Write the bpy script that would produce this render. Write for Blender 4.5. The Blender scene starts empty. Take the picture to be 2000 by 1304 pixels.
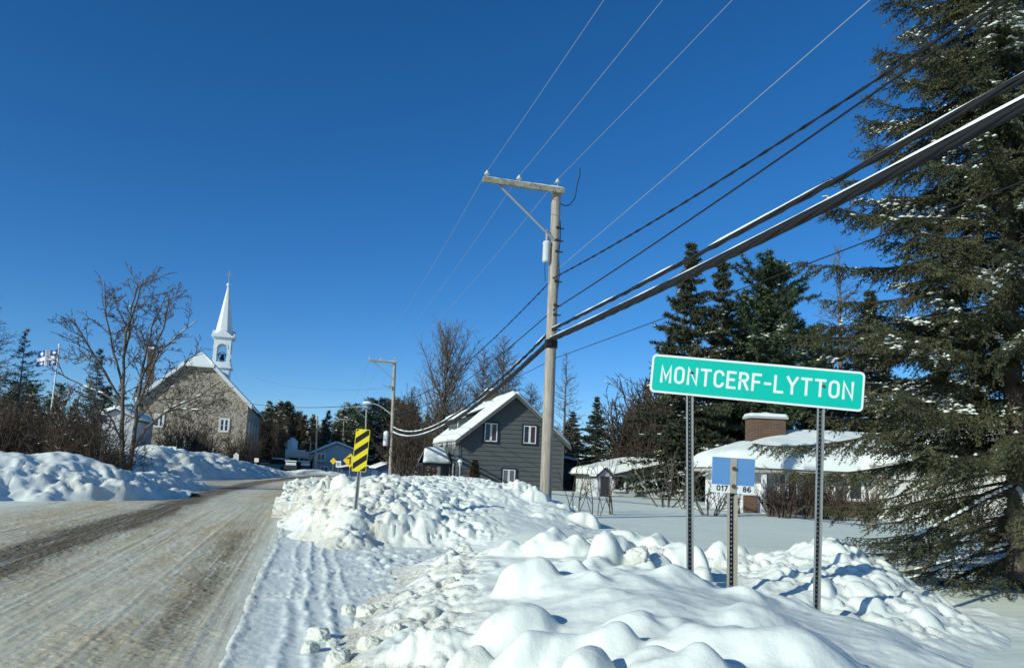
import bpy, math, random
import numpy as np
from mathutils import Vector, Matrix

S = bpy.context.scene
COL = S.collection

# ------------------------------------------------------------------ camera
F = 1480.0
PPY = 750.0
EYE = np.array([0.0, 0.0, 1.8])
AZ, PITCH, ROLL = math.radians(15.1), math.atan(167 / 1480), math.atan(0.045)
f_ = np.array([math.sin(AZ) * math.cos(PITCH), math.cos(AZ) * math.cos(PITCH), math.sin(PITCH)])
r0 = np.array([math.cos(AZ), -math.sin(AZ), 0.0])
u0 = np.array([-math.sin(AZ) * math.sin(PITCH), -math.cos(AZ) * math.sin(PITCH), math.cos(PITCH)])
r_ = r0 * math.cos(ROLL) + u0 * math.sin(ROLL)
u_ = -r0 * math.sin(ROLL) + u0 * math.cos(ROLL)
FWD = np.array([math.sin(AZ), math.cos(AZ), 0.0])
cam_data = bpy.data.cameras.new('camera')
cam = bpy.data.objects.new('camera', cam_data)
COL.objects.link(cam)
cam_data.sensor_fit = 'HORIZONTAL'
cam_data.sensor_width = 36.0
cam_data.lens = F / 2000 * 36
cam_data.shift_y = (PPY - 652) / 2000
cam_data.clip_start = 0.1
cam_data.clip_end = 3000
cam.matrix_world = Matrix(((r_[0], u_[0], -f_[0], EYE[0]), (r_[1], u_[1], -f_[1], EYE[1]), (r_[2], u_[2], -f_[2], EYE[2]), (0, 0, 0, 1)))
S.camera = cam

# ------------------------------------------------------------------ sky and sun
SUN = np.array([-0.84, -0.40, 0.385]); SUN /= np.linalg.norm(SUN)
ELEV = math.asin(SUN[2])
world = bpy.data.worlds.new('World')
S.world = world
world.use_nodes = True
wn = world.node_tree
bg = wn.nodes['Background']
sky = wn.nodes.new('ShaderNodeTexSky')
sky.sky_type = 'NISHITA'
sky.sun_disc = False
sky.sun_elevation = ELEV
sky.sun_rotation = math.atan2(SUN[0], SUN[1])
sky.altitude = 1200
sky.air_density = 0.85
sky.dust_density = 0.5
sky.ozone_density = 5.0
hs = wn.nodes.new('ShaderNodeHueSaturation')
hs.inputs['Saturation'].default_value = 1.2
hs.inputs['Hue'].default_value = 0.501
hs.inputs['Value'].default_value = 1.25
wn.links.new(sky.outputs[0], hs.inputs['Color'])
wn.links.new(hs.outputs[0], bg.inputs[0])
bg.inputs[1].default_value = 0.107
sun_data = bpy.data.lights.new('sun', 'SUN')
sun_data.energy = 3.9
sun_data.angle = math.radians(0.53)
sun_data.color = (0.97, 1.0, 0.90)
sun = bpy.data.objects.new('sun', sun_data)
COL.objects.link(sun)
sun.rotation_euler = Vector(SUN).to_track_quat('Z', 'Y').to_euler()
S.view_settings.view_transform = 'Standard'
S.view_settings.look = 'None'
S.view_settings.exposure = 0.0
S.view_settings.gamma = 1.0
S.render.engine = 'CYCLES'
S.cycles.max_bounces = 6
S.cycles.transparent_max_bounces = 4


# ------------------------------------------------------------------ helpers: picture point -> place
def ray(px, py):
    return f_ + (px - 1000) / F * r_ - (py - PPY) / F * u_


def at(px, py, Z):
    d = ray(px, py)
    return EYE + d * (Z / d.dot(FWD))


def atz(px, py, z):
    d = ray(px, py)
    return EYE + d * ((z - EYE[2]) / d[2])


def aty(px, py, Y):
    d = ray(px, py)
    return EYE + d * (Y / d[1])


def pix(p):
    v = np.asarray(p) - EYE
    k = v.dot(f_)
    return 1000 + F * v.dot(r_) / k, PPY - F * v.dot(u_) / k


# ------------------------------------------------------------------ helpers: noise
_rt = np.random.RandomState(7)
_PERM = _rt.permutation(512)
_VAL = _rt.rand(512)


def vn(x, y, seed=0):
    xi = np.floor(x).astype(np.int64); yi = np.floor(y).astype(np.int64)
    fx = x - xi; fy = y - yi
    fx = fx * fx * fx * (fx * (fx * 6 - 15) + 10); fy = fy * fy * fy * (fy * (fy * 6 - 15) + 10)

    def h(i, j):
        return _VAL[(_PERM[(_PERM[(i + seed * 37) & 511] + j) & 511] + seed * 91) & 511]
    a = h(xi, yi); b = h(xi + 1, yi); c = h(xi, yi + 1); d = h(xi + 1, yi + 1)
    return (a + (b - a) * fx) * (1 - fy) + (c + (d - c) * fx) * fy


def fbm(x, y, octaves=4, seed=0, gain=0.5):
    t = 0; a = 1; n = 0; s = 1
    for k in range(octaves):
        t = t + a * (vn(x * s + k * 13.7, y * s - k * 7.3, seed + k) - 0.5)
        n += a; a *= gain; s *= 2.03
    return t / n * 2


def chunks(x, y, cell, seed, lo=0.35, hi=0.62, keep=1.0, sharp=3.0):
    """Height in units of cell of broken blocks scattered one per cell."""
    gx = x / cell; gy = y / cell
    xi = np.floor(gx).astype(np.int64); yi = np.floor(gy).astype(np.int64)
    out = np.zeros_like(gx)
    for dx in (-1, 0, 1):
        for dy in (-1, 0, 1):
            i = xi + dx; j = yi + dy

            def h(k):
                return _VAL[(_PERM[(_PERM[(i + seed * 29 + k * 53) & 511] + j + k * 17) & 511] + k * 71) & 511]
            cx = i + 0.15 + 0.7 * h(1); cy = j + 0.15 + 0.7 * h(2)
            ang = h(3) * 3.1; rad = lo + (hi - lo) * h(4)
            a = gx - cx; b = gy - cy
            u = (a * np.cos(ang) + b * np.sin(ang)) / rad
            v = (-a * np.sin(ang) + b * np.cos(ang)) / (rad * (0.6 + 0.4 * h(5)))
            q = (np.abs(u) ** sharp + np.abs(v) ** sharp)
            tilt = 1 + 0.5 * (h(6) - 0.5) * u + 0.5 * (h(7) - 0.5) * v
            hh = rad * (0.45 + 0.6 * h(8)) * np.clip(1 - q, 0, 1) ** (1 / sharp) * tilt * (h(9) < keep)
            out = np.maximum(out, hh)
    return out


def sstep(a, b, x):
    t = np.clip((x - a) / (b - a), 0, 1)
    return t * t * (3 - 2 * t)


def blur(Z, s):
    """Gaussian smoothing of a height grid, s in cells."""
    n = int(s * 3) + 1; k = np.exp(-0.5 * (np.arange(-n, n + 1) / s) ** 2); k /= k.sum()
    P = np.pad(Z, n, mode='edge')
    P = sum(w * P[i:i + Z.shape[0]] for i, w in enumerate(k))
    return sum(w * P[:, i:i + Z.shape[1]] for i, w in enumerate(k))


class RBF:
    def __init__(self, pts, smooth=0.02):
        P = np.array(pts, float); self.P = P[:, :2]; n = len(P)
        K = np.linalg.norm(self.P[:, None] - self.P[None], axis=2)
        A = np.zeros((n + 3, n + 3)); A[:n, :n] = -K + smooth * np.eye(n)
        A[:n, n] = 1; A[n, :n] = 1; A[:n, n + 1:] = self.P; A[n + 1:, :n] = self.P.T
        b = np.zeros(n + 3); b[:n] = P[:, 2]
        self.w = np.linalg.solve(A, b); self.n = n

    def __call__(self, x, y):
        out = self.w[self.n] + self.w[self.n + 1] * x + self.w[self.n + 2] * y
        for k in range(self.n):
            out = out - self.w[k] * np.sqrt((x - self.P[k, 0]) ** 2 + (y - self.P[k, 1]) ** 2 + 0.04)
        return out


# ------------------------------------------------------------------ helpers: meshes
def raw_mesh(name, V, faces, mats, mat_idx=None, smooth=False, attrs=None):
    """faces: list of int arrays (m,k)."""
    me = bpy.data.meshes.new(name)
    V = np.ascontiguousarray(V, dtype=np.float32)
    me.vertices.add(len(V)); me.vertices.foreach_set('co', V.ravel())
    tot = []; idx = []
    for fa in faces:
        fa = np.asarray(fa, dtype=np.int32)
        if len(fa) == 0: continue
        idx.append(fa.ravel()); tot.append(np.full(len(fa), fa.shape[1], dtype=np.int32))
    idx = np.concatenate(idx); tot = np.concatenate(tot)
    start = np.concatenate([[0], np.cumsum(tot)[:-1]]).astype(np.int32)
    me.loops.add(len(idx)); me.loops.foreach_set('vertex_index', idx)
    me.polygons.add(len(tot)); me.polygons.foreach_set('loop_start', start)
    me.polygons.foreach_set('loop_total', tot)
    for m in (mats if isinstance(mats, (list, tuple)) else [mats]):
        me.materials.append(m)
    if mat_idx is not None: me.polygons.foreach_set('material_index', np.asarray(mat_idx, dtype=np.int32))
    me.polygons.foreach_set('use_smooth', np.full(len(tot), bool(smooth)))
    for k, a in (attrs or {}).items():
        a = np.asarray(a, dtype=np.float32)
        if a.ndim == 1:
            me.attributes.new(k, 'FLOAT', 'POINT').data.foreach_set('value', a)
        else:
            if a.shape[1] == 3: a = np.hstack([a, np.ones((len(a), 1), np.float32)])
            me.attributes.new(k, 'FLOAT_COLOR', 'POINT').data.foreach_set('color', np.ascontiguousarray(a).ravel())
    me.update(calc_edges=True)
    me.validate()
    return me


def link(name, data, parent=None, loc=None):
    o = bpy.data.objects.new(name, data); COL.objects.link(o)
    if parent is not None: o.parent = parent
    if loc is not None: o.location = [float(c) for c in loc]
    return o


def tag(o, label=None, cat=None, group=None, kind=None):
    if label: o['label'] = label
    if cat: o['category'] = cat
    if group: o['group'] = group
    if kind: o['kind'] = kind
    return o


def thing(name, label, cat, loc=(0, 0, 0), rz=0.0, group=None):
    o = link(name, None, None, loc)
    o.rotation_euler = (0, 0, rz); o.empty_display_size = 0.2
    return tag(o, label, cat, group)


def dup(root, loc, rz=0.0, scale=1.0, label=None, group=None):
    c = root.copy(); COL.objects.link(c); c.location = [float(v) for v in loc]
    c.rotation_euler = (0, 0, rz); c.scale = (scale,) * 3 if not isinstance(scale, tuple) else scale
    if label: c['label'] = label
    if group: c['group'] = group
    for ch in list(root.children):
        d = ch.copy(); COL.objects.link(d); d.parent = c
        for g in list(ch.children):
            e = g.copy(); COL.objects.link(e); e.parent = d
    return c


class MB:
    """Collects shapes and links them as one mesh object."""

    def __init__(self):
        self.V = []; self.F = {}; self.n = 0

    def add(self, V, *faces):
        V = np.asarray(V, float).reshape(-1, 3)
        for fa in faces:
            fa = np.asarray(fa, dtype=np.int64)
            if fa.ndim == 1: fa = fa[None]
            self.F.setdefault(fa.shape[1], []).append(fa + self.n)
        self.V.append(V); self.n += len(V)
        return self

    def box(self, x0, x1, y0, y1, z0, z1, M=None):
        V = np.array([[x, y, z] for z in (z0, z1) for y in (y0, y1) for x in (x0, x1)], float)
        if M is not None: V = V @ np.array(M.to_3x3()).T + np.array(M.translation)
        return self.add(V, [[0, 2, 3, 1], [4, 5, 7, 6], [0, 1, 5, 4], [2, 6, 7, 3], [0, 4, 6, 2], [1, 3, 7, 5]])

    def poly(self, P):
        return self.add(P, np.arange(len(P)))

    def prism(self, P, d):
        """Extrude the polygon P (n,3) by the vector d."""
        P = np.asarray(P, float); n = len(P); d = np.asarray(d, float)
        i = np.arange(n); j = (i + 1) % n
        self.add(np.vstack([P, P + d]), np.stack([i, j, j + n, i + n], 1), i[::-1], i + n)
        return self

    def tube(self, path, rad, sides=8, cap=True):
        P = np.asarray(path, float); n = len(P)
        rad = np.broadcast_to(np.asarray(rad, float), (n,))
        T = np.gradient(P, axis=0); T /= np.linalg.norm(T, axis=1)[:, None] + 1e-12
        ref = np.array([0, 0, 1.0]) if abs(T[0][2]) < 0.9 else np.array([1.0, 0, 0])
        A = np.cross(T, ref); A /= np.linalg.norm(A, axis=1)[:, None] + 1e-12
        B = np.cross(T, A)
        a = np.linspace(0, 2 * math.pi, sides, endpoint=False)
        V = P[:, None] + rad[:, None, None] * (np.cos(a)[None, :, None] * A[:, None] + np.sin(a)[None, :, None] * B[:, None])
        i = np.arange(n - 1)[:, None] * sides; k = np.arange(sides)[None]; k2 = (k + 1) % sides
        q = np.stack([i + k, i + sides + k, i + sides + k2, i + k2], -1).reshape(-1, 4)
        self.add(V.reshape(-1, 3), q)
        if cap and sides > 2:
            self.add(V[0], np.arange(sides)); self.add(V[-1], np.arange(sides)[::-1])
        return self

    def lathe(self, prof, c, sides=12, rot=0.0):
        prof = np.asarray(prof, float)
        a = np.linspace(0, 2 * math.pi, sides, endpoint=False) + rot
        V = np.stack([prof[:, None, 0] * np.cos(a), prof[:, None, 0] * np.sin(a), np.broadcast_to(prof[:, None, 1], (len(prof), sides))], -1) + np.asarray(c)
        i = np.arange(len(prof) - 1)[:, None] * sides; k = np.arange(sides)[None]; k2 = (k + 1) % sides
        self.add(V.reshape(-1, 3), np.stack([i + k, i + k2, i + sides + k2, i + sides + k], -1).reshape(-1, 4))
        return self

    def mesh(self, name, mat, smooth=False, attrs=None):
        return raw_mesh(name, np.vstack(self.V), [np.vstack(v) for v in self.F.values()], mat, smooth=smooth, attrs=attrs)

    def obj(self, name, mat, parent=None, smooth=False, bevel=0, loc=None):
        o = link(name, self.mesh(name, mat, smooth), parent, loc)
        if bevel:
            m = o.modifiers.new('bevel', 'BEVEL'); m.width = bevel; m.segments = 2; m.limit_method = 'ANGLE'
        return o


def grid_faces(nu, nv, keep=None):
    i = np.arange(nu - 1)[:, None] * nv + np.arange(nv - 1)[None]
    q = np.stack([i, i + nv, i + nv + 1, i + 1], -1).reshape(-1, 4)
    return q if keep is None else q[keep.ravel()]


# ------------------------------------------------------------------ materials
def mat(name, col=(0.5, 0.5, 0.5), rough=0.7, metal=0.0, spec=0.3, build=None):
    m = bpy.data.materials.new(name); m.use_nodes = True
    nt = m.node_tree; b = nt.nodes['Principled BSDF']
    b.inputs['Base Color'].default_value = (*col, 1); b.inputs['Roughness'].default_value = rough
    b.inputs['Metallic'].default_value = metal; b.inputs['Specular IOR Level'].default_value = spec
    if build: build(NT(nt, b))
    return m


class NT:
    def __init__(s, nt, b): s.nt = nt; s.b = b

    def n(s, t, **kw):
        x = s.nt.nodes.new('ShaderNode' + t)
        for k, v in kw.items():
            if k in x.inputs: s.set(x.inputs[k], v)
            else: setattr(x, k, v)
        return x

    def set(s, sock, v):
        if hasattr(v, 'links'): s.nt.links.new(v, sock)
        else: sock.default_value = v

    def coord(s, scale=(1, 1, 1), kind='Object'):
        mp = s.n('Mapping'); s.nt.links.new(s.n('TexCoord').outputs[kind], mp.inputs[0])
        mp.inputs['Scale'].default_value = scale
        return mp.outputs[0]

    def noise(s, scale, detail=4, rough=0.5, vec=None, out='Fac'):
        x = s.n('TexNoise'); x.inputs['Scale'].default_value = scale; x.inputs['Detail'].default_value = detail
        x.inputs['Roughness'].default_value = rough
        s.nt.links.new(vec if vec is not None else s.coord(), x.inputs['Vector'])
        return x.outputs[out]

    def ramp(s, fac, stops):
        r = s.n('ValToRGB'); e = r.color_ramp.elements
        while len(e) < len(stops): e.new(0.5)
        for el, (p, c) in zip(e, stops):
            el.position = p; el.color = (*c, 1) if not np.isscalar(c) else (c, c, c, 1)
        s.set(r.inputs[0], fac)
        return r.outputs[0]

    def mix(s, fac, a, b, mode='MIX'):
        x = s.n('Mix', data_type='RGBA', blend_type=mode)
        s.set(x.inputs[0], fac)
        for sock, v in ((x.inputs[6], a), (x.inputs[7], b)):
            s.set(sock, (*v, 1) if isinstance(v, tuple) and len(v) == 3 else v)
        return x.outputs[2]

    def math(s, op, a, b=0.0, c=None):
        x = s.n('Math', operation=op); s.set(x.inputs[0], a); s.set(x.inputs[1], b)
        if c is not None: s.set(x.inputs[2], c)
        return x.outputs[0]

    def attr(s, name, out='Fac'):
        return s.n('Attribute', attribute_name=name).outputs[out]

    def bump(s, h, strength=0.3, dist=0.02, normal=None):
        x = s.n('Bump'); x.inputs['Strength'].default_value = strength; x.inputs['Distance'].default_value = dist
        s.nt.links.new(h, x.inputs['Height'])
        if normal is not None: s.nt.links.new(normal, x.inputs['Normal'])
        return x.outputs[0]

    def color(s, v): s.nt.links.new(v, s.b.inputs['Base Color'])

    def normal(s, v): s.nt.links.new(v, s.b.inputs['Normal'])


def _snow(g):
    co = g.coord()
    dirt = g.attr('dirt')
    base = g.mix(g.noise(0.7, 3, 0.5, co), (0.79, 0.83, 0.735), (0.85, 0.88, 0.78))
    n2 = g.ramp(g.noise(6.0, 5, 0.65, co), [(0.35, 0.0), (0.75, 1.0)])
    fac = g.math('MULTIPLY', dirt, g.math('MULTIPLY_ADD', n2, 0.9, 0.25))
    c = g.mix(fac, base, (0.62, 0.49, 0.30))
    sp = g.ramp(g.noise(9.0, 3, 0.7, co), [(0.69, 0.0), (0.75, 1.0)])
    c = g.mix(g.math('MULTIPLY', sp, g.math('MULTIPLY', dirt, 0.8)), c, (0.40, 0.27, 0.13))
    g.color(c)
    rough = g.math('ADD', g.math('MULTIPLY', dirt, 1.0), 0.22)
    b1 = g.bump(g.noise(260.0, 2, 0.6, co), 0.22, 0.004)
    b2 = g.n('Bump'); b2.inputs['Distance'].default_value = 0.03
    g.set(b2.inputs['Strength'], rough); g.set(b2.inputs['Height'], g.noise(22.0, 5, 0.65, co)); g.set(b2.inputs['Normal'], b1)
    g.normal(b2.outputs[0])


M = {}
M['snow'] = mat('snow', rough=0.75, spec=0.25, build=_snow)


def _softsnow(g):
    co = g.coord()
    g.color(g.mix(g.noise(1.1, 3, 0.5, co), (0.79, 0.83, 0.745), (0.85, 0.88, 0.79)))
    g.normal(g.bump(g.noise(5.0, 4, 0.6, co), 0.25, 0.05))


M['softsnow'] = mat('soft_snow', rough=0.8, spec=0.2, build=_softsnow)


def _ground(g):
    co = g.coord()
    c = g.mix(g.noise(0.25, 4, 0.55, co), (0.745, 0.80, 0.67), (0.815, 0.865, 0.73))
    g.color(c)
    w = g.coord((1.0, 2.2, 1.0))
    b1 = g.bump(g.noise(0.6, 5, 0.55, w), 0.55, 0.12)
    g.normal(g.bump(g.noise(14.0, 4, 0.6, co), 0.18, 0.02, b1))


M['ground'] = mat('snow_ground', rough=0.8, spec=0.2, build=_ground)


def _road(g):
    co = g.coord()
    u = g.attr('lane'); v = g.attr('along')
    comb = g.n('CombineXYZ'); g.set(comb.inputs[0], u); g.set(comb.inputs[1], v)

    def lane(sx, sy):
        mp = g.n('Mapping'); g.set(mp.inputs[0], comb.outputs[0]); mp.inputs['Scale'].default_value = (sx, sy, 1); return mp.outputs[0]
    st = g.noise(6.0, 6, 0.62, lane(1, 0.05))
    st2 = g.noise(2.0, 5, 0.62, lane(1, 0.30))
    pat = g.noise(1.1, 5, 0.6, lane(1, 0.5))
    gr = g.noise(48.0, 4, 0.8, co)
    gr2 = g.noise(13.0, 4, 0.7, co)
    tan = g.attr('tan'); br = g.attr('brown')
    base = g.mix(g.ramp(st, [(0.38, 0.0), (0.66, 1.0)]), (0.80, 0.775, 0.575), (0.87, 0.87, 0.66))
    base = g.mix(g.ramp(pat, [(0.45, 0.0), (0.65, 0.75)]), base, (0.76, 0.70, 0.53))
    a = g.math('MULTIPLY', tan, g.math('ADD', g.math('MULTIPLY_ADD', g.ramp(st2, [(0.34, 0.0), (0.62, 1.0)]), 0.8, 0.3), g.math('MULTIPLY_ADD', gr, 1.0, -0.5)))
    aa = g.n('Clamp'); g.set(aa.inputs[0], a)
    c = g.mix(aa.outputs[0], base, (0.68, 0.545, 0.315))
    b = g.math('MULTIPLY', br, g.math('ADD', g.math('MULTIPLY_ADD', g.ramp(st2, [(0.30, 0.0), (0.58, 1.0)]), 0.55, 0.62), g.math('MULTIPLY_ADD', gr2, 1.5, -0.75)))
    bb = g.n('Clamp'); g.set(bb.inputs[0], b)
    c = g.mix(bb.outputs[0], c, (0.19, 0.145, 0.075))
    ln = g.noise(16.0, 4, 0.55, lane(1, 0.012))
    c = g.mix(g.ramp(ln, [(0.56, 0.0), (0.62, 0.30)]), c, (0.45, 0.40, 0.29))
    c = g.mix(g.ramp(ln, [(0.36, 0.35), (0.43, 0.0)]), c, (0.86, 0.88, 0.82))
    peb = g.ramp(g.noise(26.0, 3, 0.8, co), [(0.60, 0.0), (0.68, 1.0)])
    k = g.math('MULTIPLY', peb, g.math('MULTIPLY', g.math('ADD', tan, br), 0.7)); kk = g.n('Clamp'); g.set(kk.inputs[0], k)
    c = g.mix(kk.outputs[0], c, (0.12, 0.085, 0.05))
    sp = g.ramp(g.noise(70.0, 2, 0.7, co), [(0.66, 0.0), (0.72, 0.6)])
    c = g.mix(sp, c, (0.20, 0.16, 0.11))
    g.color(c)
    b1 = g.bump(ln, 0.16, 0.025)
    b2 = g.bump(gr2, 0.35, 0.03, b1)
    g.normal(g.bump(gr, 0.55, 0.02, b2))


M['road'] = mat('packed_snow_road', rough=0.7, spec=0.3, build=_road)


def _wood(cola, colb, sx=9.0, sz=0.5):
    def b(g):
        w = g.coord((sx, sx, sz))
        n = g.noise(2.2, 6, 0.65, w)
        big = g.noise(1.3, 3, 0.5)
        c = g.mix(g.ramp(n, [(0.32, 0.0), (0.68, 1.0)]), cola, colb)
        c = g.mix(g.ramp(big, [(0.55, 0.0), (0.75, 0.6)]), c, tuple(v * 0.55 for v in cola))
        g.color(c); g.normal(g.bump(n, 0.5, 0.02))
    return b


M['pole'] = mat('weathered_wood', rough=0.85, build=_wood((0.24, 0.20, 0.155), (0.50, 0.45, 0.37)))
M['arm'] = mat('mossy_wood', rough=0.9, build=_wood((0.20, 0.18, 0.12), (0.44, 0.41, 0.29), 3, 3))


def _bark(a, b_, s=14.0):
    def b(g):
        n = g.noise(s, 4, 0.65, g.coord((1, 1, 0.25)))
        g.color(g.mix(n, a, b_)); g.normal(g.bump(n, 0.6, 0.02))
    return b


M['bark'] = mat('grey_bark', rough=0.9, spec=0.1, build=_bark((0.06, 0.05, 0.04), (0.19, 0.165, 0.135)))
M['twig'] = mat('brown_twigs', rough=0.9, spec=0.1, build=_bark((0.06, 0.045, 0.034), (0.125, 0.095, 0.07), 3))
M['larchtwig'] = mat('larch_twigs', rough=0.9, spec=0.1, build=_bark((0.12, 0.098, 0.072), (0.22, 0.185, 0.14), 3))
M['limb'] = mat('dark_limb_bark', rough=0.95, spec=0.1, build=_bark((0.035, 0.028, 0.02), (0.11, 0.09, 0.068), 9))
M['spruce_bark'] = mat('spruce_bark', rough=0.95, spec=0.1, build=_bark((0.06, 0.045, 0.035), (0.24, 0.20, 0.165), 9))


def _needle(a, b_, s=1.2):
    def b(g):
        n = g.noise(s, 4, 0.6)
        c = g.mix(g.ramp(n, [(0.35, 0.0), (0.65, 1.0)]), a, b_)
        g.color(c)
    return b


M['needles'] = mat('spruce_needles', rough=0.65, spec=0.2, build=_needle((0.042, 0.050, 0.024), (0.125, 0.122, 0.062)))
M['needles2'] = mat('dark_needles', rough=0.7, spec=0.15, build=_needle((0.032, 0.042, 0.025), (0.088, 0.092, 0.052), 0.5))
M['pineneedles'] = mat('pine_needles', rough=0.6, spec=0.2, build=_needle((0.034, 0.058, 0.032), (0.088, 0.118, 0.055), 0.6))
M['cedar'] = mat('cedar_sprays', rough=0.8, spec=0.1, build=_needle((0.025, 0.03, 0.015), (0.11, 0.065, 0.035), 2.0))


def _stone(g):
    vec = g.coord((1.0, 1.0, 1.45))
    v = g.n('TexVoronoi'); v.inputs['Scale'].default_value = 1.75; g.set(v.inputs['Vector'], vec)
    e = g.n('TexVoronoi', feature='DISTANCE_TO_EDGE'); e.inputs['Scale'].default_value = 1.75; g.set(e.inputs['Vector'], vec)
    sep = g.n('SeparateColor'); g.set(sep.inputs[0], v.outputs['Color'])
    c = g.ramp(sep.outputs[0], [(0.0, (0.10, 0.08, 0.06)), (0.25, (0.24, 0.19, 0.14)), (0.6, (0.36, 0.30, 0.215)), (1.0, (0.45, 0.385, 0.28))])
    c = g.mix(g.math('MULTIPLY', g.noise(5.0, 4, 0.6), 0.35), c, (0.25, 0.20, 0.14))
    mort = g.ramp(e.outputs['Distance'], [(0.03, 1.0), (0.08, 0.0)])
    c = g.mix(mort, c, (0.47, 0.42, 0.33))
    g.color(c)
    g.normal(g.bump(g.ramp(e.outputs['Distance'], [(0.0, 0.0), (0.16, 1.0)]), 0.8, 0.06))


M['stone'] = mat('fieldstone', rough=0.9, spec=0.1, build=_stone)


def _brick(c1, c2, mo, sc=1.0):
    def b(g):
        t = g.n('TexCoord'); sx = g.n('SeparateXYZ'); g.set(sx.inputs[0], t.outputs['Object'])
        cb = g.n('CombineXYZ'); g.set(cb.inputs[0], g.math('ADD', sx.outputs[0], sx.outputs[1])); g.set(cb.inputs[1], sx.outputs[2])
        k = g.n('TexBrick'); g.set(k.inputs['Vector'], cb.outputs[0])
        k.inputs['Scale'].default_value = sc
        k.inputs['Color1'].default_value = (*c1, 1); k.inputs['Color2'].default_value = (*c2, 1); k.inputs['Mortar'].default_value = (*mo, 1)
        k.inputs['Brick Width'].default_value = 0.30; k.inputs['Row Height'].default_value = 0.085; k.inputs['Mortar Size'].default_value = 0.009
        c = g.mix(g.math('MULTIPLY', g.noise(3.0, 4, 0.6), 0.4), k.outputs[0], tuple(v * 0.6 for v in c1))
        g.color(c); g.normal(g.bump(k.outputs['Fac'], -0.4, 0.01))
    return b


M['brick'] = mat('brown_brick', rough=0.9, spec=0.1, build=_brick((0.15, 0.088, 0.058), (0.105, 0.062, 0.042), (0.19, 0.155, 0.125)))


def _paint(col, var=0.12, s=2.0):
    def b(g):
        n = g.noise(s, 5, 0.6)
        g.color(g.mix(n, tuple(v * (1 - var) for v in col), tuple(min(1, v * (1 + var)) for v in col)))
        g.normal(g.bump(g.noise(30.0, 3, 0.5), 0.06, 0.01))
    return b


def paint(name, col, rough=0.6, metal=0.0, var=0.12, s=2.0, spec=0.3):
    M[name] = mat(name, col, rough, metal, spec, _paint(col, var, s))
    return M[name]


paint('greysiding', (0.105, 0.114, 0.106), 0.6)
paint('blacktrim', (0.022, 0.025, 0.032), 0.5)
paint('white', (0.76, 0.76, 0.73), 0.5)
paint('cream', (0.68, 0.65, 0.56), 0.6)
paint('whiteclap', (0.70, 0.69, 0.63), 0.6)
paint('steeple', (0.70, 0.735, 0.72), 0.45, 0.0, 0.10, 0.8)
paint('concrete', (0.42, 0.42, 0.40), 0.9)
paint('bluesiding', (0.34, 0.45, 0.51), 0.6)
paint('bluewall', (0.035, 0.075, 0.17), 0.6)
paint('galv', (0.30, 0.31, 0.29), 0.5, 0.35, 0.2, 6.0)
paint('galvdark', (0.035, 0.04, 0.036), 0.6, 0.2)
paint('beigepost', (0.42, 0.38, 0.29), 0.6, 0.2, 0.25, 9.0)
paint('grey', (0.30, 0.31, 0.31), 0.5)
paint('lightgrey', (0.55, 0.56, 0.55), 0.5)
paint('cable', (0.018, 0.018, 0.019), 0.6)
paint('wire', (0.10, 0.11, 0.12), 0.5)
paint('wirebright', (0.32, 0.36, 0.40), 0.5)
paint('porcelain', (0.52, 0.53, 0.50), 0.25)
paint('rust', (0.10, 0.05, 0.03), 0.8)
paint('hole', (0.80, 0.82, 0.82), 0.6)
paint('darkroof', (0.045, 0.045, 0.048), 0.85)
paint('carbody', (0.05, 0.055, 0.065), 0.3)
paint('carbody2', (0.35, 0.36, 0.37), 0.3)
paint('tyre', (0.012, 0.012, 0.013), 0.9)
paint('yellow', (0.80, 0.55, 0.02), 0.5, 0, 0.05)
paint('markeryellow', (0.86, 0.69, 0.02), 0.5, 0, 0.05)
paint('black', (0.015, 0.015, 0.016), 0.5)
paint('signgreen', (0.0, 0.46, 0.345), 0.45, 0, 0.10, 2.5)
paint('signwhite', (0.72, 0.75, 0.70), 0.5, 0, 0.05)
paint('signblue', (0.115, 0.27, 0.50), 0.5, 0, 0.10, 5)
paint('planks', (0.26, 0.24, 0.20), 0.8)
paint('tanwall', (0.47, 0.44, 0.38), 0.7)
paint('brown', (0.10, 0.065, 0.045), 0.8)
M['glass'] = mat('window_glass', (0.02, 0.026, 0.032), 0.08, 0, 0.6)
M['glassred'] = mat('window_glass_reflection', (0.06, 0.03, 0.03), 0.12, 0, 0.5)  # reddish-brown reflection put into the pane colour
M['glasslight'] = mat('window_glass_blind', (0.13, 0.15, 0.155), 0.15, 0, 0.5)
# ------------------------------------------------------------------ terrain
def G(x, y):
    """Height of the ground sheet: road level 0, lawn on the right, church rise on the left."""
    zc = x * FWD[0] + y * FWD[1]
    lawn = 0.04 + 0.38 * sstep(9.5, 17.0, zc)
    lawn = lawn + 0.05 * fbm(x * 0.12, y * 0.12, 3, 3) + 0.02 * fbm(x * 0.5, y * 0.5, 2, 5)
    right = sstep(3.2, 5.4, x - 0.0014 * np.clip(y - 28, 0, 80) ** 2)
    left = sstep(-14.0, -24.0, x) * sstep(20, 45, y)
    hill = 0.8 * left + 1.2 * sstep(60, 90, y) * sstep(-14, -26, x)
    far = sstep(150, 420, np.hypot(x, y)) * 4.0
    return right * lawn + hill + far


def road_c(y):
    return 0.0014 * np.clip(y - 28, 0, 90) ** 2


# ground sheet: rings around the camera, fine near and coarse far
rr = np.concatenate([[0.0], np.geomspace(0.4, 1500, 300)])
aa = np.linspace(-math.pi, math.pi, 721)
R_, A_ = np.meshgrid(rr, aa, indexing='ij')
gx = R_ * np.sin(A_); gy = R_ * np.cos(A_)
gz = G(gx, gy)
me = raw_mesh('ground', np.stack([gx, gy, gz], -1).reshape(-1, 3), [grid_faces(301, 721)[:, ::-1]], M['ground'], smooth=True)
tag(link('ground', me), kind='structure')

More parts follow.
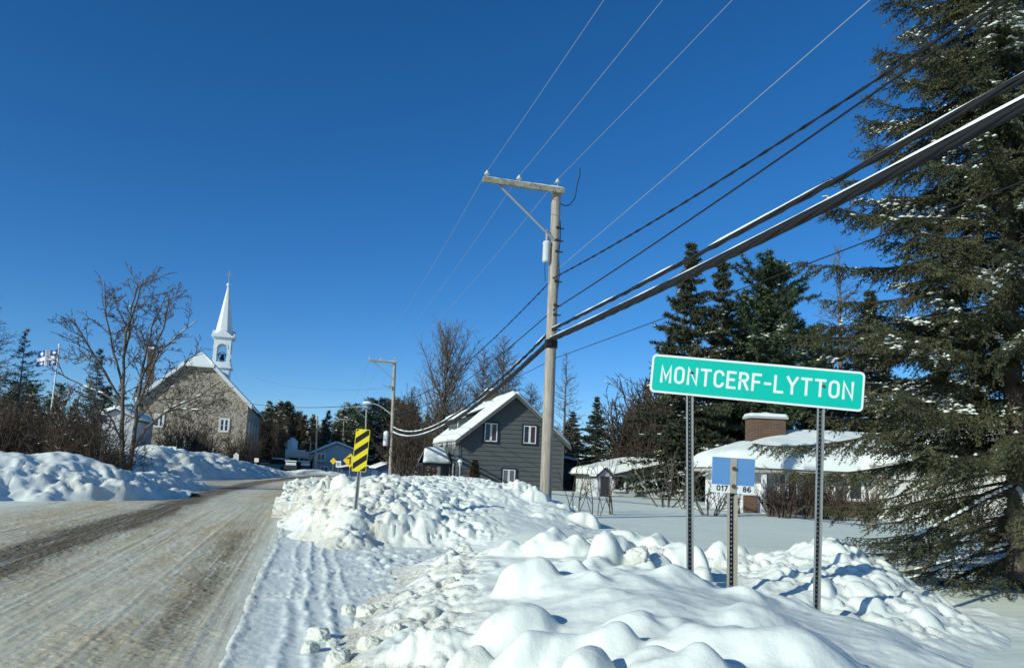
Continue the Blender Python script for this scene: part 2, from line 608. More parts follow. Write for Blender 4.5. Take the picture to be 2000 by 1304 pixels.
# road: packed snow with sand, brown centre strip
vv = np.concatenate([np.geomspace(3.2, 40, 900), np.geomspace(40.2, 150, 160)])
uu = np.linspace(-8.6, -0.45, 520)
V_, U_ = np.meshgrid(vv, uu, indexing='ij')


def gauss(x, c, w): return np.exp(-((x - c) / w) ** 2)


near = np.clip(1 - (V_ - 25) / 40, 0.15, 1)
wob = 0.25 * fbm(V_ * 0.10, U_ * 0 + 3, 3, 11)
dq = np.abs(U_ + 4.35 - wob) / (0.62 + 0.25 * fbm(V_ * 0.25, U_ * 0.5, 3, 12))
brown = 1.15 * np.exp(-dq ** 3) + 0.25 * np.exp(-(dq / 2.2) ** 2)
brown += 0.62 * gauss(U_, -1.22 + 0.6 * wob, 0.32) * sstep(5.5, 8.5, V_) * (1 - 0.75 * sstep(17, 26, V_)) * (1.0 + 0.5 * fbm(V_ * 0.5, U_, 3, 14))
tan_ = 0.85 * gauss(U_, -4.3, 2.0) + 0.95 * gauss(U_, -1.5, 0.95) + 0.75 * gauss(U_, -6.6, 1.0) * sstep(12, 25, V_)
tan_ *= (1 + 0.7 * fbm(V_ * 0.15, U_ * 0.7, 4, 16))
tan_ *= sstep(-0.5, -0.85, U_ + 0.12 * fbm(V_ * 0.8, U_ * 3, 3, 17))
brown *= sstep(-8.5, -8.0, U_)
X_ = U_ + road_c(V_)
rz = 0.022 + 0.007 * fbm(U_ * 7, V_ * 0.2, 4, 18) * near + 0.008 * fbm(U_ * 5, V_ * 3, 3, 19) * near
rz += -0.018 * gauss(U_, -1.35, 0.5) * near
sandy = np.clip(brown + 0.7 * tan_, 0, 1.3)
rz += sandy * (chunks(U_, V_, 0.085, 23, keep=0.35) * 0.085 * 0.26 + 0.007 * fbm(U_ * 17, V_ * 17, 3, 24)) * near * (V_ < 32)
rz += 0.007 * np.clip(fbm(U_ * 5.5, V_ * 0.05, 3, 25) * 3 - 0.6, 0, 1) * near
rz *= sstep(-8.6, -8.2, U_)
rz = np.maximum(rz, 0.003) + np.maximum(G(X_, V_) - 0.0, 0)
me = raw_mesh('road', np.stack([X_, V_, rz], -1).reshape(-1, 3), [grid_faces(len(vv), len(uu))[:, ::-1]], M['road'], smooth=True,
              attrs={'lane': U_.ravel(), 'along': V_.ravel(), 'tan': np.clip(tan_, 0, 1.2).ravel(), 'brown': np.clip(brown, 0, 1.3).ravel()})
tag(link('road', me), kind='structure')

# shoulder with tyre tracks
vv2 = np.concatenate([np.geomspace(1.2, 26, 620), np.geomspace(26.2, 120, 120)])
uu2 = np.linspace(-0.62, 4.6, 260)
V2, U2 = np.meshgrid(vv2, uu2, indexing='ij')
X2 = U2 + road_c(V2)
sz = 0.022 + 0.012 * fbm(U2 * 3, V2 * 1.2, 4, 21) + 0.007 * fbm(U2 * 16, V2 * 16, 3, 22)
for c, w, h in ((-0.50, 0.05, 0.035), (-0.06, 0.05, 0.035), (0.17, 0.05, 0.045), (0.42, 0.045, 0.04), (0.66, 0.05, 0.032), (1.25, 0.06, 0.025), (1.5, 0.05, 0.02)):
    cc = c + 0.07 * fbm(V2 * 0.8, V2 * 0, 3, int(c * 10) + 40) + 0.012 * (V2 - 8)
    rag = np.clip(0.75 + 0.9 * fbm(U2 * 9, V2 * 5, 3, int(c * 10) + 60), 0, 1.7)
    sz += 0.55 * h * gauss(U2, cc, w * (0.7 + 0.5 * rag)) * rag
for s0, k in ((10.4, 0.10), (10.75, 0.10), (12.6, 0.06), (13.0, 0.06), (14.6, -0.02)):
    yy = s0 + k * U2 + 0.15 * fbm(U2, U2 * 0, 2, 30)
    sz += 0.03 * gauss(V2, yy, 0.06) * np.clip(0.8 + 0.8 * fbm(U2 * 8, V2 * 8, 2, 31), 0, 1.5) * sstep(-0.6, -0.2, U2)
    sz -= 0.018 * gauss(V2, yy + 0.17, 0.10) * sstep(-0.5, 0, U2) * (0.6 + 0.4 * np.sin(U2 * 60))
clods = chunks(U2, V2, 0.22, 33, keep=0.30) * 0.09 * sstep(0.6, 1.6, U2) * (V2 < 26)
sz += clods
sz *= sstep(-0.62, -0.52, U2)
sz = np.maximum(sz, 0.003) + np.maximum(G(X2, V2), 0)
d2 = 0.35 * sstep(-0.1, -0.6, U2) + 0.5 * np.clip(fbm(U2 * 1.3, V2 * 0.5, 4, 35) - 0.15, 0, 1)
me = raw_mesh('road_shoulder', np.stack([X2, V2, sz], -1).reshape(-1, 3), [grid_faces(len(vv2), len(uu2))[:, ::-1]], M['snow'], smooth=True, attrs={'dirt': d2.ravel()})
tag(link('road_shoulder', me), kind='structure')


# ------------------------------------------------------------------ ploughed snow banks
def cp(rows):
    """Control points from (px, py, depth) or (px, py, None, height)."""
    out = []
    for r in rows:
        out.append(at(*r) if r[2] is not None else atz(r[0], r[1], r[3]))
    return out


def lump_field(B, x, y, lumps, k=0.05):
    """Smooth-max of round lumps (px, py, depth, radius px, height/radius) onto B."""
    for px, py, Z, rp, asp in lumps:
        p = at(px, py, Z); r = rp * Z / F; s = int(px * 3 + py) % 60
        c = p + np.array([FWD[0], FWD[1], 0]) * r * 0.55
        m = (np.abs(x - c[0]) < r * 2) & (np.abs(y - c[1]) < r * 2)
        if not m.any(): continue
        xm, ym, Bm = x[m], y[m], B[m]
        u = (xm - c[0]) / r; v = (ym - c[1]) / r
        u, v = u + 0.38 * fbm(u * 1.1 + s, v * 1.1, 3, s), v + 0.38 * fbm(u * 1.1, v * 1.1 + s, 3, s + 1)
        an = s * 0.7; st = 0.82 + 0.3 * ((s * 7) % 10) / 10
        u, v = (u * math.cos(an) + v * math.sin(an)) * st, (-u * math.sin(an) + v * math.cos(an)) / st
        d = np.hypot(u, v)
        boulder = min(1, max(0, (asp - 0.55) / 0.5))
        hard = np.clip(1 - d ** 2.6, 0, 1) ** 0.55
        soft = 0.5 + 0.5 * np.cos(math.pi * np.clip(d * 0.92, 0, 1))
        rz_ = r * asp
        L = np.where(d < 1.08, p[2] - rz_ + rz_ * (hard * boulder + soft * (1 - boulder)) + 0.10 * r * fbm(u * 1.7 + s, v * 1.7, 3, s + 2), -9)
        kk = max(k, r * (0.55 - 0.27 * boulder))
        h = np.clip(0.5 + 0.5 * (L - Bm) / kk, 0, 1)
        B = B.copy(); B[m] = np.where(L > -5, Bm * (1 - h) + L * h + kk * h * (1 - h) * 0.8, Bm)
    return B


def bank(name, label, box_, step, fn, cat='snow bank', drop=0.06):
    x0, x1, y0, y1 = box_
    xs = np.arange(x0, x1, step); ys = np.arange(y0, y1, step)
    X, Y = np.meshgrid(xs, ys, indexing='ij')
    Z, D = fn(X, Y)
    g = np.maximum(G(X, Y), 0)
    ok = Z > g - drop
    keep = ok[:-1, :-1] | ok[1:, :-1] | ok[:-1, 1:] | ok[1:, 1:]
    Z = np.maximum(Z, g - drop - 0.05)
    q = grid_faces(len(xs), len(ys), keep)
    used = np.unique(q); mp = np.full(X.size, -1); mp[used] = np.arange(len(used))
    V = np.stack([X, Y, Z], -1).reshape(-1, 3)[used]
    m = raw_mesh(name, V, [mp[q]], M['snow'], smooth=True, attrs={'dirt': np.clip(D, 0, 1).ravel()[used]})
    return tag(link(name, m), label, cat)


# near bank in front of the camera, under the town sign
nearP = RBF(cp([
    (560, 1304, None, -0.12), (640, 1285, None, -0.01), (700, 1205, None, 0.0), (780, 1150, None, 0.0), (862, 1095, None, 0.02), (905, 1078, None, 0.05),
    (640, 1180, None, -0.12), (780, 1090, None, -0.12), (850, 1062, None, -0.15), (950, 1045, None, -0.10),
    (760, 1304, None, 0.16), (790, 1230, None, 0.22), (860, 1180, None, 0.32), (900, 1135, None, 0.42), (940, 1095, None, 0.44), (1000, 1072, None, 0.56),
    (880, 1304, None, 0.24), (930, 1230, None, 0.38), (1000, 1240, None, 0.42), (985, 1160, None, 0.50), (1010, 1110, None, 0.56), (1080, 1060, None, 0.60), (1130, 1052, None, 0.62),
    (1000, 1304, None, 0.40), (1100, 1290, None, 0.46), (1090, 1200, None, 0.54), (1120, 1130, None, 0.62), (1180, 1075, None, 0.66), (1230, 1075, None, 0.58),
    (1200, 1304, None, 0.50), (1210, 1230, None, 0.58), (1220, 1160, None, 0.74), (1250, 1110, None, 0.76), (1325, 1104, None, 0.86), (1300, 1165, None, 0.80),
    (1400, 1304, None, 0.52), (1370, 1220, None, 0.62), (1400, 1165, None, 0.62), (1440, 1168, None, 0.56), (1500, 1160, None, 0.58), (1540, 1172, None, 0.55),
    (1600, 1304, None, 0.50), (1600, 1196, None, 0.50), (1660, 1210, None, 0.46), (1720, 1228, None, 0.40), (1800, 1262, None, 0.33),
    (1800, 1304, None, 0.38), (1900, 1300, None, 0.24), (1990, 1310, None, 0.10), (1300, 1420, None, 0.45), (1700, 1420, None, 0.45), (1950, 1420, None, 0.35), (1000, 1420, None, 0.42), (700, 1420, None, 0.05)])
    + [at(1325, 1150, 9.6), at(1430, 1190, 9.8), at(1600, 1225, 9.6), at(1750, 1262, 9.0), at(1900, 1330, 8.0), at(1230, 1120, 11.5), at(1150, 1085, 13), at(1080, 1075, 14.5),
       at(1980, 1345, 7.5), at(2100, 1350, 7.0), atz(2150, 1380, -0.05), atz(2090, 1335, 0.05), atz(2060, 1300, -0.02)], 0.06)
near_lumps = [
    (1048, 1094, 8.0, 72, 1.0), (1120, 1092, 8.6, 50, 0.6), (1020, 1182, 6.3, 92, 0.95), (1045, 1235, 5.4, 74, 0.9), (868, 1236, 6.4, 80, 0.75), (930, 1268, 5.6, 52, 0.8),
    (1070, 1038, 11.5, 46, 0.55), (1000, 1054, 11.6, 38, 0.6), (905, 1066, 13.4, 18, 0.8), (882, 1086, 12.6, 16, 0.8), (1135, 1046, 11.2, 44, 0.55),
    (1183, 1044, 9.9, 42, 1.0), (1170, 1084, 9.4, 46, 0.7), (1210, 1052, 10.8, 40, 0.9), (1240, 1042, 11.2, 46, 0.85), (1282, 1046, 11.0, 44, 0.95),
    (1232, 1080, 9.9, 40, 0.95), (1222, 1102, 9.2, 44, 0.8), (1290, 1084, 9.6, 38, 1.0), (1262, 1094, 9.4, 32, 0.8), (1345, 1068, 10.4, 48, 0.9), (1372, 1112, 9.7, 28, 1.0), (1392, 1138, 9.4, 32, 0.8),
    (1325, 1099, 8.0, 60, 0.6), (1150, 1122, 7.6, 84, 0.5), (1190, 1152, 7.0, 66, 0.5), (1200, 1118, 8.2, 66, 0.45), (1260, 1132, 7.6, 84, 0.4),
    (1250, 1194, 6.0, 74, 0.62), (1338, 1206, 6.0, 60, 0.6), (1205, 1226, 5.3, 110, 0.70), (1160, 1270, 4.6, 66, 0.85), (1115, 1250, 5.4, 70, 0.5),
    (1475, 1190, 6.2, 120, 0.52), (1462, 1152, 7.6, 72, 0.5), (1565, 1232, 4.9, 210, 0.56), (1400, 1226, 5.2, 110, 0.42), (1370, 1268, 4.5, 120, 0.5), (1290, 1262, 4.8, 80, 0.6),
    (1700, 1226, 7.4, 90, 0.32), (1800, 1280, 6.2, 120, 0.34), (1540, 1166, 7.9, 50, 0.5),
]
NE = np.array([1.1, 5.2])


def near_bank(x, y):
    B = nearP(x, y)
    toe = np.clip((B) / 0.25, 0, 1)
    # rough, sandy flank on the road side
    side = sstep(0.55, 0.0, (x - (0.75 + 0.235 * (y - 5)) ) / 1.6)
    B = B + 0.05 * fbm(x * 1.2, y * 1.2, 4, 50) * toe
    B = lump_field(B, x, y, near_lumps)
    wx, wy = x + 0.08 * fbm(x * 5, y * 5, 3, 57), y + 0.08 * fbm(x * 5 + 9, y * 5, 3, 58)
    c0 = chunks(wx, wy, 0.62, 59, keep=0.45, sharp=2.5) * 0.62 * 0.40
    c1 = chunks(wx, wy, 0.30, 51, keep=0.55) * 0.30 * 0.62
    c2 = chunks(wx + 3, wy, 0.14, 52, keep=0.6) * 0.14 * 0.8
    c3 = chunks(wx + 5, wy, 0.075, 49, keep=0.6) * 0.075 * 0.8
    B = B + side * toe * (np.maximum(np.maximum(c0, c1), np.maximum(c2, c3)) * 1.1 + 0.06 * fbm(x * 6, y * 6, 4, 53))
    back = sstep(8.8, 9.8, x * FWD[0] + y * FWD[1])
    B = B + (1 - side) * toe * back * np.maximum(chunks(wx, wy, 0.45, 47, keep=0.5, sharp=2.4) * 0.45 * 0.5, chunks(wx, wy, 0.2, 46, keep=0.4) * 0.2 * 0.6)
    if B.size > 100: B = B * side + blur(B, 1.7) * (1 - side)
    B = B + (1 - side) * (0.016 * fbm(x * 3.2, y * 3.2, 3, 45) + 0.020 * np.clip(fbm(x * 2.1, y * 2.1, 2, 44), 0, 1))
    B = B + 0.007 * fbm(x * 11, y * 11, 3, 54)
    D = side * (0.28 + 0.5 * fbm(x * 2.2, y * 2.2, 4, 55)) + 0.04
    D += 0.55 * sstep(0.30, 0.0, B) * sstep(2.4, 0.8, x) + np.clip(fbm(x * 1.6, y * 1.6, 4, 56) - 0.42, 0, 1) * 1.2 * sstep(2.6, 1.2, x - 0.2 * (y - 6))
    return B, D


bank('snow_bank', 'big ploughed snow bank with rounded pillowy lumps at the foot of the green town sign', (-1.0, 9.6, 2.6, 18.0), 0.022, near_bank)

# bank round the striped marker, reaching the wooden pole
midP = RBF(cp([
    (560, 1015, None, -0.02), (590, 1040, None, 0.0), (640, 1060, None, 0.0), (720, 1062, None, 0.0), (800, 1066, None, 0.02), (870, 1070, None, 0.03), (950, 1064, None, 0.14), (1040, 1060, None, 0.30),
    (560, 990, None, -0.05), (590, 968, None, -0.05), (610, 948, None, -0.05), (615, 938, None, -0.08), (520, 1040, None, -0.2), (560, 1080, None, -0.2), (720, 1085, None, -0.2), (900, 1090, None, -0.12)])
    + [at(660, 1010, 17.6), at(700, 1020, 16.6), at(693, 984, 17.3), at(720, 988, 17.2), at(665, 988, 17.8), at(650, 960, 21), at(640, 936, 26), at(620, 932, 38), at(700, 940, 20.5), at(745, 932, 22.5), at(800, 945, 21.5), at(740, 975, 18.5),
       at(790, 1000, 17.6), at(850, 985, 19.5), at(850, 958, 24), at(900, 958, 23.5), at(950, 952, 23), at(1000, 951, 22.5), at(1045, 957, 22), at(900, 1005, 19), at(990, 1000, 19.5), at(1090, 1000, 20),
       at(1060, 985, 22.5), at(1110, 990, 21.5), at(1140, 1010, 20.5), at(1165, 1040, 19.2), at(1200, 1060, 18.2), at(1080, 1040, 18), at(950, 1035, 17.6), at(1190, 1035, 22), at(1130, 1005, 26), at(1000, 985, 29), at(900, 985, 30), at(800, 975, 31), at(700, 965, 34), at(680, 940, 44), at(640, 938, 52)], 0.05)
mid_lumps = [(1020, 945, 21.6, 24, 1.0), (1045, 952, 21.0, 26, 0.9), (985, 952, 21.6, 20, 0.8), (860, 1002, 18.4, 34, 1.1), (760, 1010, 17.2, 30, 0.5), (640, 1000, 18.2, 30, 0.4),
             (640, 934, 25, 20, 0.9), (668, 930, 24, 22, 0.8), (745, 930, 22.6, 26, 0.7), (790, 938, 22, 24, 0.7), (830, 960, 21, 22, 0.8), (1100, 985, 20.6, 22, 1.1), (1140, 1000, 19.6, 24, 0.9), (1060, 1000, 19.4, 26, 0.8),
             (900, 968, 21.2, 22, 0.7), (790, 1000, 17.8, 22, 0.8), (1118, 1020, 19, 24, 0.7), (940, 975, 21, 22, 0.6)]


def mid_bank(x, y):
    B = midP(x, y)
    toe = np.clip((B - np.maximum(G(x, y), 0) + 0.05) / 0.3, 0, 1)
    calm = sstep(3.6, 5.0, x) * sstep(21.5, 19.5, y)
    B = B + toe * 0.10 * fbm(x * 0.9, y * 0.9, 4, 60)
    B = lump_field(B, x, y, mid_lumps, 0.04)
    wx, wy = x + 0.15 * fbm(x * 3, y * 3, 3, 67), y + 0.15 * fbm(x * 3 + 9, y * 3, 3, 68)
    c0 = chunks(wx, wy, 0.75, 61, keep=0.5, sharp=2.6) * 0.75 * 0.28
    c1 = chunks(wx, wy, 0.36, 62, keep=0.65) * 0.36 * 0.85
    c2 = np.maximum(chunks(wx + 5, wy, 0.19, 63, keep=0.7, sharp=2.3) * 0.19 * 1.25, chunks(wx + 7, wy, 0.11, 75, keep=0.7, sharp=2.3) * 0.11 * 1.2)
    B = B + toe * (1 - 0.75 * calm) * (np.maximum(np.maximum(c0, c1), c2) + 0.06 * fbm(x * 4, y * 4, 4, 64) + 0.025 * fbm(x * 12, y * 12, 3, 69))
    left = sstep(3.6, 1.5, x - 0.02 * (y - 16))
    D = 0.05 + left * (0.32 + 0.55 * fbm(x * 1.5, y * 1.5, 4, 65)) + np.clip(fbm(x * 1.1, y * 1.1, 4, 66) - 0.25, 0, 1) * 0.7
    return B, D


bank('snow_bank', 'rubbly snow bank around the black and yellow striped marker and the wooden utility pole', (-0.8, 10.2, 15.2, 56.0), 0.038, mid_bank)

# pile to the right of the sign posts
rightP = RBF(cp([(1470, 1108, None, 0.33), (1530, 1090, None, 0.34), (1490, 1140, None, 0.30), (1640, 1150, None, 0.45), (1610, 1200, None, 0.22), (1700, 1235, None, 0.15), (1800, 1275, None, 0.08), (1900, 1300, None, 0.0), (2000, 1320, None, -0.05)])
    + [at(1560, 1078, 12.4), at(1612, 1034, 12.4), at(1650, 1058, 12.2), at(1700, 1092, 11.9), at(1760, 1130, 11.4), at(1830, 1172, 10.8), at(1900, 1208, 10.2), at(1990, 1252, 9.6),
       at(1660, 1100, 11.2), at(1720, 1150, 10.4), at(1780, 1190, 9.8), at(1860, 1235, 9.2), at(1545, 1118, 10.6), at(1580, 1140, 10.1),
       at(1620, 1080, 14.2), at(1720, 1130, 13.6), at(1850, 1200, 12.4), at(1990, 1290, 11.0), at(1480, 1090, 14.5), at(2080, 1292, 9.2), at(2110, 1320, 9.8), atz(2100, 1345, -0.05), at(2000, 1275, 9.0)], 0.04)
right_lumps = [(1545, 1110, 10.6, 52, 0.7), (1500, 1135, 10.0, 40, 0.6), (1415, 1072, 12.4, 44, 0.5), (1455, 1080, 12.6, 36, 0.5), (1650, 1090, 11.4, 26, 0.9), (1690, 1120, 10.8, 26, 0.9), (1680, 1165, 10.0, 24, 0.9),
               (1720, 1180, 9.6, 26, 0.9), (1760, 1160, 10.4, 22, 1.0), (1810, 1205, 9.8, 24, 1.0), (1850, 1240, 9.2, 24, 0.9), (1780, 1225, 9.2, 28, 0.8), (1640, 1130, 10.4, 26, 0.8), (1610, 1060, 12.0, 22, 0.8), (1900, 1262, 9.0, 22, 0.9),
               (1625, 1165, 9.8, 24, 0.7), (1730, 1130, 10.9, 20, 0.9), (1665, 1195, 9.4, 24, 0.7)]


def right_bank(x, y):
    B = rightP(x, y)
    g = np.maximum(G(x, y), 0)
    toe = np.clip((B - g + 0.02) / 0.22, 0, 1)
    zc = x * FWD[0] + y * FWD[1]
    B = np.where(zc > 15.5, g - 0.2, B)
    B = B + 0.05 * toe * fbm(x * 1.5, y * 1.5, 4, 70)
    B = lump_field(B, x, y, right_lumps, 0.03)
    ch = np.maximum(chunks(x, y, 0.38, 71, keep=0.6, sharp=2.4) * 0.38 * 0.5, chunks(x, y, 0.19, 72, keep=0.7, sharp=2.6) * 0.19 * 0.55)
    B = B + toe * (1.3 * ch * sstep(5.6, 6.6, x) + 0.04 * fbm(x * 5, y * 5, 4, 73))
    D = 0.04 + np.clip(fbm(x * 1.4, y * 1.4, 4, 74) - 0.1, 0, 1) * 0.5 + 0.8 * gauss(B - g, 0.14, 0.12) * sstep(11.3, 12.0, zc) * sstep(13.2, 12.4, zc)
    return B, D


bank('snow_bank', 'lumpy snow pile sloping away to the spruce at the right of the sign posts', (5.0, 12.8, 4.6, 14.6), 0.032, right_bank)


# banks across the road: a wall of snow following a ridge line
def ridge_bank(ridge, wl, wr, rough, seed):
    """ridge: world points (x, y, z); falls to the ground over wl towards the road and wr away from it."""
    P = np.array(ridge, float)

    def fn(x, y):
        best = np.full(x.shape, 1e9); hz = np.zeros(x.shape); sd = np.zeros(x.shape); wt = np.zeros(x.shape)
        for a, b in zip(P[:-1], P[1:]):
            d = b[:2] - a[:2]; L2 = d.dot(d)
            t = np.clip(((x - a[0]) * d[0] + (y - a[1]) * d[1]) / L2, 0, 1)
            ex = x - a[0] - t * d[0]; ey = y - a[1] - t * d[1]
            dist = np.hypot(ex, ey); k_ = 1 / (dist + 0.25) ** 4
            s = -(d[0] * ey - d[1] * ex) / (math.sqrt(L2) * (dist + 1e-6))
            best = np.minimum(best, dist); hz = hz + k_ * (a[2] + t * (b[2] - a[2])); sd = sd + k_ * s; wt = wt + k_
        hz = hz / wt; sd = sd / wt
        w = wr + (wl - wr) * (0.5 + 0.5 * sd)
        k = best / w + 0.22 * fbm(x * 0.5, y * 0.5, 4, seed)
        g = np.maximum(G(x, y), 0)
        prof = np.clip(1.04 - 1.04 * np.sqrt(np.clip(k, 0, 2) ** 2.6 + 0.002), -0.3, 1)
        B = g + (hz - g) * prof
        toe = np.clip((B - g) / 0.4, 0, 1)
        B = B + toe * 0.22 * fbm(x * 0.45, y * 0.45, 4, seed + 1)
        face = 0.45 + (sstep(0.15, 0.45, k) - 0.45) * sstep(-0.3, 0.3, sd)
        wx, wy = x + 0.1 * fbm(x * 4, y * 4, 3, seed + 6), y + 0.1 * fbm(x * 4 + 9, y * 4, 3, seed + 7)
        ch = np.maximum(chunks(wx, wy, 0.48, seed + 2, keep=0.5, sharp=2.4) * 0.48 * 0.42, chunks(wx, wy, 0.24, seed + 3, keep=0.7) * 0.24 * 0.6)
        B = B + toe * rough * (1.5 * ch * face + 0.16 * fbm(x * 1.8, y * 1.8, 4, seed + 4))
        D = 0.03 + face * np.clip(0.35 + 0.9 * fbm(x * 0.9, y * 0.9, 4, seed + 5), 0, 1) * 0.6
        return B, D
    return fn


bank('snow_bank', 'long high snow bank at the left edge of the photo below the flagpole', (-29, -4.5, 16, 39), 0.085,
     ridge_bank([(-11.6, 20.6, 1.0), (-12.6, 21.0, 1.8), (-15.4, 23.0, 1.6), at(-420, 905, 24.5), at(-150, 888, 26.5), at(40, 884, 28.5), at(110, 886, 29.5), at(180, 899, 31), at(232, 932, 32.5), at(262, 955, 34)], 3.2, 3.0, 1.0, 80))  # leading ridge points: unseen arm added to cast a shadow on the side road
bank('snow_bank', 'low snow bank in shade between the bare tree and the road', (-22, -1.0, 29, 53), 0.10,
     ridge_bank([at(205, 950, 32.5), at(245, 930, 34.5), at(290, 920, 37), at(325, 924, 39), at(358, 934, 41.5), at(385, 950, 43.5)], 1.5, 3.0, 0.9, 90))
bank('snow_bank', 'tall rolling snow bank below the stone church, sloping to the road', (-46, 4, 44, 118), 0.2,
     ridge_bank([at(60, 900, 48), at(160, 882, 53), at(300, 872, 58), at(350, 876, 62), at(420, 888, 70), at(480, 905, 82), at(530, 922, 98), at(556, 931, 108)], 4.5, 9.0, 1.3, 100))
bank('snow_bank', 'white snow pile at the bend before the pale blue house', (-8, 7, 100, 116), 0.16,
     ridge_bank([at(560, 921, 112), at(600, 917, 108), at(640, 921, 104)], 2.4, 4.0, 0.6, 110))

# loose lumps that rolled onto the shoulder
cl = {}
for k in range(3):
    a_, b_ = np.meshgrid(np.linspace(0, math.pi, 34), np.linspace(0, 2 * math.pi, 53)[:-1], indexing='ij')
    nx = np.sin(a_) * np.cos(b_); ny = np.sin(a_) * np.sin(b_); nz = np.cos(a_)
    s = 1 + 0.28 * fbm(nx * 1.6 + 5 * k + 3, ny * 1.6 + nz * 1.3, 4, 120 + k) + 0.12 * fbm(nx * 5 + nz * 4, ny * 5 + 9, 3, 130 + k)
    s += 0.10 * fbm(nx * 9 + nz * 7 + k, ny * 9 - nz * 5, 3, 140 + k)
    e = 0.75
    V = np.stack([np.sign(nx) * np.abs(nx) ** e * s, np.sign(ny) * np.abs(ny) ** e * s * 0.85, np.sign(nz) * np.abs(nz) ** e * s * 0.75], -1)
    i = np.arange(33)[:, None] * 52; j = np.arange(52)[None]; j2 = (j + 1) % 52
    q = np.stack([i + j, i + 52 + j, i + 52 + j2, i + j2], -1).reshape(-1, 4)
    cl[k] = raw_mesh('snow_chunk', V.reshape(-1, 3), [q], M['snow'], smooth=True, attrs={'dirt': np.full(34 * 52, 0.26)})
for px, py, Z, rp, lab in ((1283, 1052, 10.6, 24, 'rounded snow boulder perched on the crest left of the sign posts'), (1253, 1025, 10.9, 7, 'tiny snow ball balanced on top of the lumpy crest'), (1244, 1084, 9.5, 22, 'snow lump in the middle of the boulder cluster on the crest'), (1378, 1118, 9.4, 16, 'snow lump caught behind the left sign post')):
    p = at(px, py, Z); r = rp * Z / F
    hb_, _ = near_bank(p[0:1], p[1:2]); p[2] = float(hb_[0]) + r * 0.30
    o = link('snow_chunk', cl[int(px) % 3], None, p); o.scale = (r, r, r); o.rotation_euler = (px * .01, py * .02, px * .03)
    tag(o, lab, 'snow chunk', 'snow boulders on the crest of the near bank')
rng = random.Random(5)
for n, (px, py, rp, lab) in enumerate([
        (681, 1191, 15, 'snow chunk on the shoulder, left one of the pair beside the near bank'), (716, 1195, 18, 'snow chunk on the shoulder, right one of the pair beside the near bank'),
        (624, 1238, 20, 'snow chunk on the shoulder above the lowest loose chunk'), (606, 1264, 15, 'snow chunk lying farthest out on the tyre tracks'),
        (741, 1199, 9, 'small snow chunk touching the edge of the near bank'), (700, 1226, 10, 'small snow chunk below the pair on the shoulder'),
        (549, 1023, 8, 'snow chunk on the road edge left of the marker bank'), (577, 1019, 8, 'snow chunk at the toe of the marker bank'), (650, 1254, 11, 'snow chunk just right of the largest loose chunks'),
        (660, 1290, 26, 'large dirty snow chunk at the bottom of the near bank'), (720, 1280, 22, 'dirty snow chunk halfway along the toe of the near bank'), (770, 1262, 18, 'dirty snow chunk higher on the toe of the near bank')]):
    p = atz(px, py + rp * 0.4, 0.03); r = rp * np.linalg.norm(p - EYE) / F
    hb_, _ = near_bank(p[0:1], p[1:2]); p[2] = max(p[2], float(hb_[0]))
    o = link('snow_chunk', cl[n % 3], None, p + np.array([0, 0, r * 0.22]))
    o.scale = (r, r, r); o.rotation_euler = (rng.uniform(-.3, .3), rng.uniform(-.3, .3), rng.uniform(0, 6))
    tag(o, lab, 'snow chunk', 'snow chunks fallen beside the ploughed bank')
# ------------------------------------------------------------------ lettering made of strokes
def arc(cx, cy, rx, ry, a0, a1, n=8):
    a = np.radians(np.linspace(a0, a1, n)); return [(cx + rx * math.cos(t), cy + ry * math.sin(t)) for t in a]


# unit cell: width 0..w, height 0..1 (centre lines)
GLYPH = {
    'M': (0.58, [[(0, 0), (0, 1), (0.29, 0.22), (0.58, 1), (0.58, 0)]]),
    'O': (0.52, [arc(.26, .74, .26, .26, 0, 180) + arc(.26, .26, .26, .26, 180, 360) + [(.52, .74)]]),
    'N': (0.54, [[(0, 0), (0, 1), (0.54, 0), (0.54, 1)]]),
    'T': (0.54, [[(0, 1), (.54, 1)], [(.27, 1), (.27, 0)]]),
    'C': (0.50, [arc(.26, .74, .26, .26, 15, 180) + arc(.26, .26, .26, .26, 180, 345)]),
    'E': (0.46, [[(.46, 1), (0, 1), (0, 0), (.46, 0)], [(0, .52), (.38, .52)]]),
    'R': (0.50, [[(0, 0), (0, 1), (.28, 1)] + arc(.28, .76, .21, .24, 90, -90)[1:] + [(0, .52)], [(.24, .52), (.50, 0)]]),
    'F': (0.46, [[(.46, 1), (0, 1), (0, 0)], [(0, .52), (.38, .52)]]),
    '-': (0.30, [[(0, .47), (.30, .47)]]),
    'L': (0.46, [[(0, 1), (0, 0), (.46, 0)]]),
    'Y': (0.58, [[(0, 1), (.29, .50), (.58, 1)], [(.29, .50), (.29, 0)]]),
    '0': (0.48, [arc(.24, .74, .24, .26, 0, 180) + arc(.24, .26, .24, .26, 180, 360) + [(.48, .74)]]),
    '1': (0.22, [[(0, .82), (.2, 1), (.2, 0)]]),
    '7': (0.48, [[(0, 1), (.48, 1), (.16, 0)]]),
    '8': (0.48, [arc(.24, .76, .21, .24, -90, 270, 14), arc(.24, .26, .24, .26, 90, 450, 14)]),
    '6': (0.48, [[(.40, .96)] + arc(.26, .66, .26, .34, 95, 180) + [(0, .28)] + arc(.24, .28, .24, .28, 180, 540, 14)]),
    '5': (0.46, [[(.44, 1), (.04, 1), (.02, .56)] + arc(.22, .33, .24, .33, 110, -140, 12)]),
}


